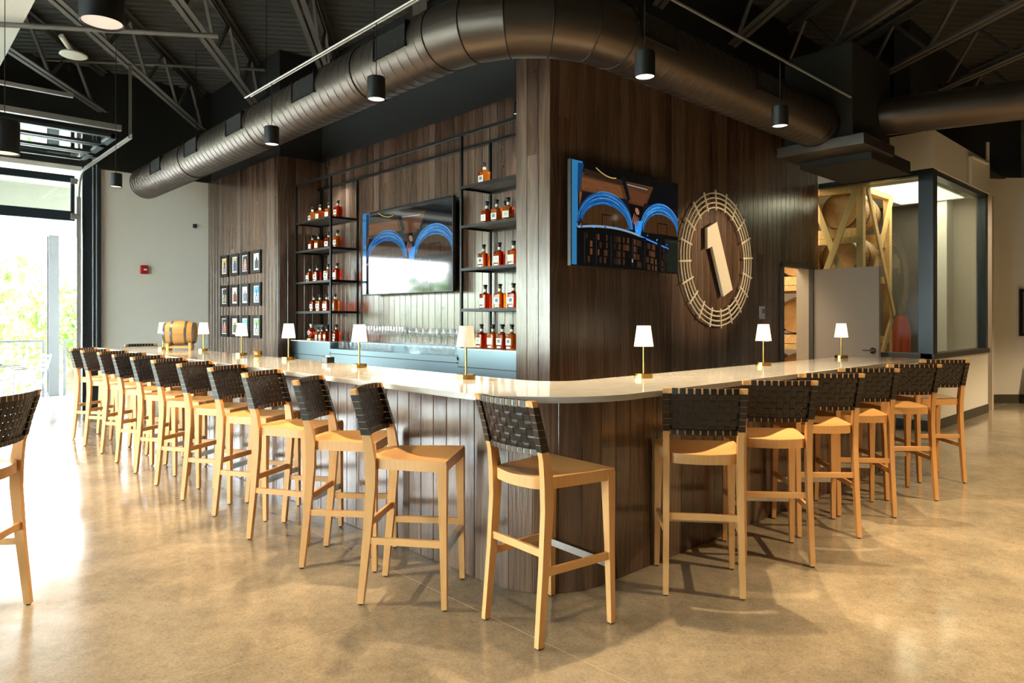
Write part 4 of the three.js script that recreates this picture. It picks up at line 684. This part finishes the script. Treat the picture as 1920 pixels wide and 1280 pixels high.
{
  const chair = (x, u, turn, label) => { const c = thing('patio_chair', label, 'chair', x, -0.02, u, turn, 'patio chairs'); const v = (a, b, d) => new THREE.Vector3(a, b, d);
    for (const s of [-1, 1]) { part(c, 'leg', rod(v(0.24 * s, 0, 0.24), v(0.22 * s, 0.65, 0.2), 0.013), M.galv); part(c, 'leg', rod(v(0.24 * s, 0, -0.3), v(0.21 * s, 0.45, -0.2), 0.013), M.galv); part(c, 'armrest', tube([v(0.22 * s, 0.65, 0.2), v(0.23 * s, 0.66, 0), v(0.22 * s, 0.64, -0.26)], 0.013), M.galv); part(c, 'back_post', tube([v(0.21 * s, 0.45, -0.2), v(0.2 * s, 0.66, -0.26), v(0.19 * s, 0.88, -0.32)], 0.013), M.galv); }
    for (let k = 0; k < 6; k++) part(c, 'seat_slat', rbox(0.42, 0.012, 0.055, 0.003, 0, 0.45, 0.2 - k * 0.075), M.galv);
    for (let k = 0; k < 4; k++) part(c, 'back_slat', rbox(0.39, 0.045, 0.012, 0.003, 0, 0.62 + k * 0.075, -0.25 - k * 0.022), M.galv); };
  chair(1.9, 13.7, -Math.PI / 2 + 0.15, 'silver metal patio chair drawn up to the outdoor table'); chair(1.75, 14.6, -Math.PI / 2 - 0.1, 'silver metal patio chair by the railing');
  const t = thing('patio_table', 'grey metal patio table with a small potted plant on it', 'table', 1.2, -0.02, 14.0); part(t, 'tabletop', rbox(0.8, 0.025, 0.8, 0.005, 0, 0.735, 0), M.galvGrey); for (const [a, b] of [[1, 1], [1, -1], [-1, 1], [-1, -1]]) part(t, 'leg', box(0.04, 0.72, 0.04, 0.35 * a, 0.36, 0.35 * b), M.galvGrey);
  const p = thing('potted_plant', 'small green plant in a terracotta pot on the patio table', 'plant', 1.38, 0.7275, 13.95); part(p, 'pot', lathe([[0, 0], [0.05, 0], [0.07, 0.11], [0.064, 0.11], [0.05, 0.02], [0, 0.02]], 20), M.orange); const lf = []; for (let k = 0; k < 16; k++) { const a = k * 2.4, g = new THREE.SphereGeometry(0.03, 6, 4).scale(0.5, 1.4, 0.2).rotateX(0.5).rotateY(a).translate(0.03 * Math.cos(a), 0.13 + (k % 4) * 0.012, 0.03 * Math.sin(a)); lf.push(g); } part(p, 'foliage', merge(lf), std({ color: 0x4f7a36, roughness: 0.7 }));
}
{ // trees beyond the patio
  const leaf = (() => { const g = new THREE.PlaneGeometry(1, 1, 1, 2); const p = g.attributes.position; for (let i = 0; i < p.count; i++) { const y = p.getY(i); p.setX(i, p.getX(i) * (Math.abs(y) > 0.4 ? 0.15 : 0.6)); p.setZ(i, 0.12 * (0.25 - y * y)); } g.computeVertexNormals(); return g; })();
  const mats = [0x5d8a30, 0x4c7828, 0x6f983c].map((c) => phy({ color: c, roughness: 0.9, transmission: 0.25, side: THREE.DoubleSide }));
  const tree = (x, u, r, yc, k, label) => {
    const t = thing('tree', label, 'tree', x, -3, u, 0, 'trees beyond the patio'), N = 2600, im = new THREE.InstancedMesh(leaf, mats[k % 3], N), m = new THREE.Matrix4(), q = new THREE.Quaternion(), e = new THREE.Euler();
    const cl = []; for (let i = 0; i < 26; i++) { const a = rr(0, 6.28), b = Math.acos(rr(-0.8, 1)), d = r * rr(0.4, 0.8); cl.push([d * Math.sin(b) * Math.cos(a), yc + 3 + d * 0.9 * Math.cos(b), d * Math.sin(b) * Math.sin(a), r * rr(0.28, 0.42)]); }
    for (let i = 0; i < N; i++) { const c = cl[i % 26], a = rr(0, 6.28), b = Math.acos(rr(-1, 1)), d = c[3] * Math.cbrt(rr(0.3, 1)), s = rr(0.3, 0.6); q.setFromEuler(e.set(rr(0, 6.28), rr(0, 6.28), rr(0, 6.28))); m.compose(new THREE.Vector3(c[0] + d * Math.sin(b) * Math.cos(a), c[1] + d * Math.cos(b), c[2] + d * Math.sin(b) * Math.sin(a)), q, new THREE.Vector3(s, s, s)); im.setMatrixAt(i, m); }
    im.name = 'foliage'; im.userData.kind = 'stuff'; t.add(im);
    part(t, 'trunk', cyl(r * 0.07, r * 0.04, yc + 3, 10), M.barkless);
  };
  const ex = ['with the widest crown beside the patio column', 'standing left of the widest crown', 'small and rounded, far beyond the railing', 'tall and loose, farther along the patio', 'rounded, at the end of the patio', 'pale and broad, beyond the second garage door', 'low and bushy, far past the railing', 'broad, right of the patio column', 'tall, at the far end of the row'];
  [[3, 40, 5.2, 1.8, 0], [-3.5, 38, 5.0, 1.2, 1], [8.5, 46, 4.6, 0.8, 2], [-10, 42, 5.4, 1.6, 0], [-17, 40, 4.6, 0.6, 1], [-24, 38, 5.6, 1.4, 2], [-6, 52, 4.5, 0.2, 2], [14, 44, 5.5, 2.0, 1], [-31, 40, 5.8, 2.0, 0]].forEach(([x, u, r, y, k], i) => tree(x, u, r, y, k, `leafy green tree ${ex[i]}`));
}

// ---------------------------------------------------------------- tasting room, barrel room, grey door
const GU = 2.82, GX1 = 12.7, BKT = 3.86, BKB = 3.375, SILL = 0.965;
{
  const w = struct('wall_glass_room', merge([ext(TWX, GX1, 0, SILL - 0.04, GU, GU + 0.12), ext(TWX, TWX + 0.12, 0, SILL - 0.04, GU + 0.12, PU + 0.02), ext(TWX - 0.02, GX1 + 0.02, BKB, BKT, GU - 0.02, GU + 0.14), ext(TWX - 0.02, TWX + 0.14, BKB, BKT, GU + 0.14, PU + 0.02)]), M.white, 0, 0, 0, 0, 'off-white low wall and bulkhead of the glazed barrel room');
  struct('baseboard_glass_room', merge([ext(TWX - 0.012, GX1, 0, 0.13, GU - 0.012, GU), ext(TWX - 0.012, TWX, 0, 0.13, GU, PU)]), M.baseRubber, 0, 0, 0, 0, 'dark rubber baseboard under the glazed room');
  const f = thing('window_frame', 'dark metal frame of the corner glazing of the barrel room', 'window', TWX, SILL, GU), at = (g) => g.translate(-TWX, -SILL, GU);
  part(f, 'corner_post', at(ext(TWX - 0.01, TWX + 0.16, SILL, BKB, GU - 0.01, GU + 0.16)), M.doorNavy); part(f, 'post', at(ext(GX1 - 0.14, GX1, SILL, BKB, GU, GU + 0.12)), M.doorNavy);
  part(f, 'head', at(merge([ext(TWX, GX1, BKB - 0.07, BKB, GU, GU + 0.12), ext(TWX, TWX + 0.12, BKB - 0.07, BKB, GU, PU)])), M.doorNavy); part(f, 'sill', at(merge([ext(TWX - 0.03, GX1, SILL - 0.04, SILL + 0.03, GU - 0.03, GU + 0.13), ext(TWX - 0.03, TWX + 0.13, SILL - 0.04, SILL + 0.03, GU, PU)])), M.trim);
  part(f, 'pane', at(ext(TWX + 0.16, GX1 - 0.14, SILL + 0.03, BKB - 0.07, GU + 0.05, GU + 0.056)), M.pane, 'clear glass pane'); part(f, 'pane', at(ext(TWX + 0.05, TWX + 0.056, SILL + 0.03, BKB - 0.07, GU + 0.16, PU)), M.pane, 'clear glass pane');
  struct('wall_barrel_room', merge([ext(13.5, 13.7, 0, SOF, PU + 0.3, 9), ext(5.5, 13.7, 0, SOF, 8.2, 8.4), ext(7.9, 8.0, 0, SOF, PU + 0.3, 8.2), ext(12.95, 13.05, 0, BKB, GU, 3.72)]), M.greige, 0, 0, 0, 0, 'beige walls inside the barrel room');
  struct('wall_panel', ext(12.95, 13.05, 0, BKB, 3.72, PU + 0.6), M.trim, 0, 0, 0, 0, 'dark brown wall panel inside the glazed room');
  struct('ceiling_barrel_room', ext(7.9, 13.5, SOF - 0.2, SOF, PU + 0.3, 8.4), M.white, 0, 0, 0, 0, 'ceiling of the barrel room');
  struct('ceiling_glass_room', ext(TWX, 13.05, BKB, BKB + 0.1, GU + 0.12, PU + 0.3), M.white, 0, 0, 0, 0, 'ceiling of the glazed room');
  const pl = (x, u, w, d, y, i, label) => { const p = thing('ceiling_panel_light', label, 'light', x, y, u); part(p, 'housing', box(w + 0.06, 0.03, d + 0.06, 0, 0.02, 0), M.whitePaint); part(p, 'diffuser', box(w, 0.006, d, 0, 0.002, 0), M.panelLight, 'glowing flat panel'); const l = new THREE.RectAreaLight(new THREE.Color(1, 0.83, 0.58), i, w, d); l.rotation.x = -Math.PI / 2; l.position.y = -0.008; l.name = 'panel_area_light'; p.add(l); };
  pl(11.6, 3.55, 1.9, 0.9, BKB - 0.04, 7, 'bright ceiling panel inside the glazed room'); pl(9.3, 5.7, 1.6, 1.4, SOF - 0.24, 16, 'unseen ceiling panel added to light the barrel heads');  // second panel is out of view, added so the barrel heads get lit
}
// barrel rack seen through the glass and barrels
function bigBarrel(x, y, u, turn, label) {
  const b = thing('oak_barrel', label, 'barrel', x, y, u, turn, 'barrels in the barrel room');
  const m = part(b, 'staves', barrelGeo(0.88, 0.26, 0.32), M.oak); m.rotation.x = Math.PI / 2;
  for (const f of [-0.94, -0.62, -0.3, 0.3, 0.62, 0.94]) { const h = part(b, 'hoop', hoopGeo(0.88, 0.26, 0.32, f, 0.035), M.hoop); h.rotation.x = Math.PI / 2; }
  part(b, 'bung', cyl(0.03, 0.03, 0.02, 14, 0, 0.315, 0), M.pine);
}
{
  const x0 = 10.4, x1 = 11.45, us = [3.84, 4.5, 5.18, 5.86], T = 3.36, u0 = us[0], r = thing('barrel_rack', 'tall pale timber barrel rack with crossed braces behind the glass', 'rack', x0, 0, u0), at = (g) => g.translate(-x0, 0, u0);
  for (const u of us) for (const x of [x0, x1]) part(r, 'post', at(ext(x - 0.05, x + 0.05, 0, T, u - 0.045, u + 0.045)), M.pine);
  const lev = [0.62, 1.49, 2.36, 3.03];
  for (const y of [0.2, 1.13, 2.02, 2.68]) for (const x of [x0, x1]) { part(r, 'beam', at(ext(x - 0.03, x + 0.03, y - 0.06, y + 0.07, u0, us[3])), M.pine); part(r, 'beam', at(ext(x - 0.09, x - 0.05, y - 0.15, y - 0.07, u0, us[3])), M.pine); }
  for (const y of [1.13, 2.02, 3.31]) part(r, 'beam', at(ext(x0, x1, y - 0.05, y + 0.05, u0 - 0.04, u0 + 0.04)), M.pine);
  part(r, 'beam', at(ext(x0 - 0.04, x0 + 0.04, 3.26, 3.36, u0, us[3])), M.pine);
  const v = (x, y, u) => new THREE.Vector3(x - x0, y, -(u - u0)), E = new THREE.Vector3(1, 0, 0);
  for (const [ya, yb] of [[1.5, 3.3], [0.1, 1.45]]) { part(r, 'brace', bar(v(x0, ya, u0 - 0.06), v(x1, yb, u0 - 0.06), 0.03, 0.09), M.pine); part(r, 'brace', bar(v(x1, ya, u0 - 0.09), v(x0, yb, u0 - 0.09), 0.03, 0.09), M.pine); }
  part(r, 'brace', bar(v(x0 - 0.12, 1.5, us[0]), v(x0 - 0.12, 3.3, us[1]), 0.09, 0.03, E), M.pine); part(r, 'brace', bar(v(x0 - 0.15, 1.5, us[1]), v(x0 - 0.15, 3.3, us[0]), 0.09, 0.03, E), M.pine);
  ['lowest', 'second', 'third', 'topmost'].forEach((n, k) => ['glass end', 'middle', 'far end'].forEach((w, i) => { if (k < 3 || i < 1) bigBarrel((x0 + x1) / 2, lev[k], (us[i] + us[i + 1]) / 2, Math.PI / 2, `oak barrel on the ${n} level of the timber rack, ${w} bay`); }));
}
{ const w = onX(1690, 630, 12.9), o = thing('orange_reflection_prop', 'orange cloth standing in for an orange reflection in the glass', 'prop', 12.92, 0.82, w[2], -Math.PI / 2); part(o, 'fabric', (() => { const g = new THREE.PlaneGeometry(0.3, 0.68, 14, 10).translate(0, 0.34, 0), p = g.attributes.position; for (let i = 0; i < p.count; i++) { const y = p.getY(i); p.setX(i, p.getX(i) * (1 - 0.5 * Math.max(0, y - 0.45) / 0.23)); p.setZ(i, 0.02 * Math.sin(p.getX(i) * 60) * (1 - y * 0.6) + 0.02); } g.computeVertexNormals(); return g; })(), std({ color: 0xa5482c, roughness: 0.8, side: THREE.DoubleSide })); part(o, 'hook', rod(new THREE.Vector3(0, 0.7, -0.03), new THREE.Vector3(0, 0.68, 0.03), 0.006, 6), M.chrome); }  // added orange sheet and hook, standing in for a reflection in the glass
{ // grey door
  const f = thing('door_frame', 'dark metal frame round the open doorway in the plank wall', 'door frame', DOOR[0], 0, PU), W = DOOR[1] - DOOR[0];
  part(f, 'jamb', box(0.05, DOOR[2], 0.06, 0.0, DOOR[2] / 2, 0), M.trim); part(f, 'jamb', box(0.05, DOOR[2], 0.06, W, DOOR[2] / 2, 0), M.trim); part(f, 'head', box(W + 0.05, 0.05, 0.06, W / 2, DOOR[2] + 0.005, 0), M.trim); for (const x of [0.005, W - 0.005]) part(f, 'reveal', box(0.03, DOOR[2], 0.18, x, DOOR[2] / 2, -0.12), M.greige, 'beige plaster reveal');
  const d = struct('door_1', rbox(0.9, 2.12, 0.044, 0.003, 0.45, 1.07, 0), M.doorGrey, 9.8, 0.005, PU - 0.03, Math.PI / 2 - 0.10 - Math.PI, 'grey metal door standing open against the glazed room', 'door');
  for (const s of [1, -1]) part(d, 'handle', merge([cyl(0.042, 0.042, 0.014, 20).rotateX(Math.PI / 2).translate(0.83, 1.02, s * 0.03), rod(new THREE.Vector3(0.83, 1.02, s * 0.03), new THREE.Vector3(0.83, 1.02, s * 0.065), 0.011, 10), rod(new THREE.Vector3(0.83, 1.02, s * 0.06), new THREE.Vector3(0.71, 1.02, s * 0.06), 0.012, 10)]), M.chrome, 'chrome lever handle');
  for (const y of [0.25, 1.05, 1.88]) part(d, 'hinge', cyl(0.012, 0.012, 0.1, 10, -0.005, y, 0.01), M.chrome);
}
// far right wall, picture, console, pipe
{
  const a = [13.35, 3.5], b = [14.21, 2.995], c = [16.6, 0.77];
  const seg = (p, q, y0, y1, t, back) => { const dx = q[0] - p[0], du = q[1] - p[1], L = Math.hypot(dx, du); return box(L, y1 - y0, t, L / 2, (y0 + y1) / 2, -t / 2 + back).rotateY(Math.atan2(du, dx)).translate(p[0], 0, -p[1]); };
  struct('wall_right', merge([seg(a, b, 0, BKT, 0.2, 0), seg(b, c, 0, BKT, 0.2, 0), ext(12.6, 13.4, 0, BKT, 3.35, 3.6)]), M.white, 0, 0, 0, 0, 'off-white wall beyond the glazed barrel room');
  struct('wall_right_upper', merge([ext(TWX + 0.15, XR, BKT, ROOF, GU + 0.3, GU + 0.5), ext(TWX + 0.2, XR, BKT - 0.02, BKT + 0.02, GU + 0.1, PU + 0.3)]), M.black, 0, 0, 0, 0, 'black upper wall over the tasting room');
  struct('baseboard_right', merge([seg(a, b, 0, 0.15, 0.012, 0.012), seg(b, c, 0, 0.15, 0.012, 0.012)]), M.baseRubber, 0, 0, 0, 0, 'dark rubber baseboard along the far right wall');
  const t = Math.atan2(c[1] - b[1], c[0] - b[0]), at = (s) => [b[0] + Math.cos(t) * s, b[1] + Math.sin(t) * s];
  const p = at(0.62), fr = thing('picture_frame', 'framed picture on the far right wall above the console table', 'picture', p[0] - 0.02 * Math.sin(-t), 1.55, p[1] - 0.03, t); part(fr, 'frame', rbox(0.6, 0.8, 0.03, 0.004), M.capBlack); part(fr, 'picture', box(0.52, 0.72, 0.004, 0, 0, 0.016), M.trim);
  const q = at(0.56), ct = thing('console_table', 'dark wooden console table against the far right wall', 'table', q[0] - 0.2, 0, q[1] - 0.24, t); part(ct, 'tabletop', rbox(0.7, 0.05, 0.35, 0.004, 0.2, 0.72, 0), M.trim); for (const [x, z] of [[-0.13, 0.15], [-0.13, -0.15], [0.53, 0.15], [0.53, -0.15]]) part(ct, 'leg', box(0.035, 0.7, 0.035, x, 0.35, z), M.trim); part(ct, 'lower_shelf', rbox(0.66, 0.03, 0.32, 0.003, 0.2, 0.14, 0), M.trim);
  const e = onU(1800, 300, GU - 0.05); solo('white_pipe', tube([new THREE.Vector3(11.5, 3.34, -GU + 0.06), new THREE.Vector3(11.5, 3.72, -GU + 0.06), new THREE.Vector3(11.52, 3.76, -GU + 0.06), new THREE.Vector3(12.3, 3.78, -GU + 0.07), new THREE.Vector3(12.36, 3.82, -GU + 0.07), new THREE.Vector3(12.36, 4.1, -GU + 0.07)], 0.025, 10, 40), M.whitePaint, 'white pipe bent up the bulkhead of the glazed room', 'pipe', 0, 0, 0);
}

scene.traverse((o) => { if (o.isMesh) { o.castShadow = true; o.receiveShadow = true; } if (o.isSpotLight || o.isPointLight) o.castShadow = true; });
renderer.render(scene, camera);
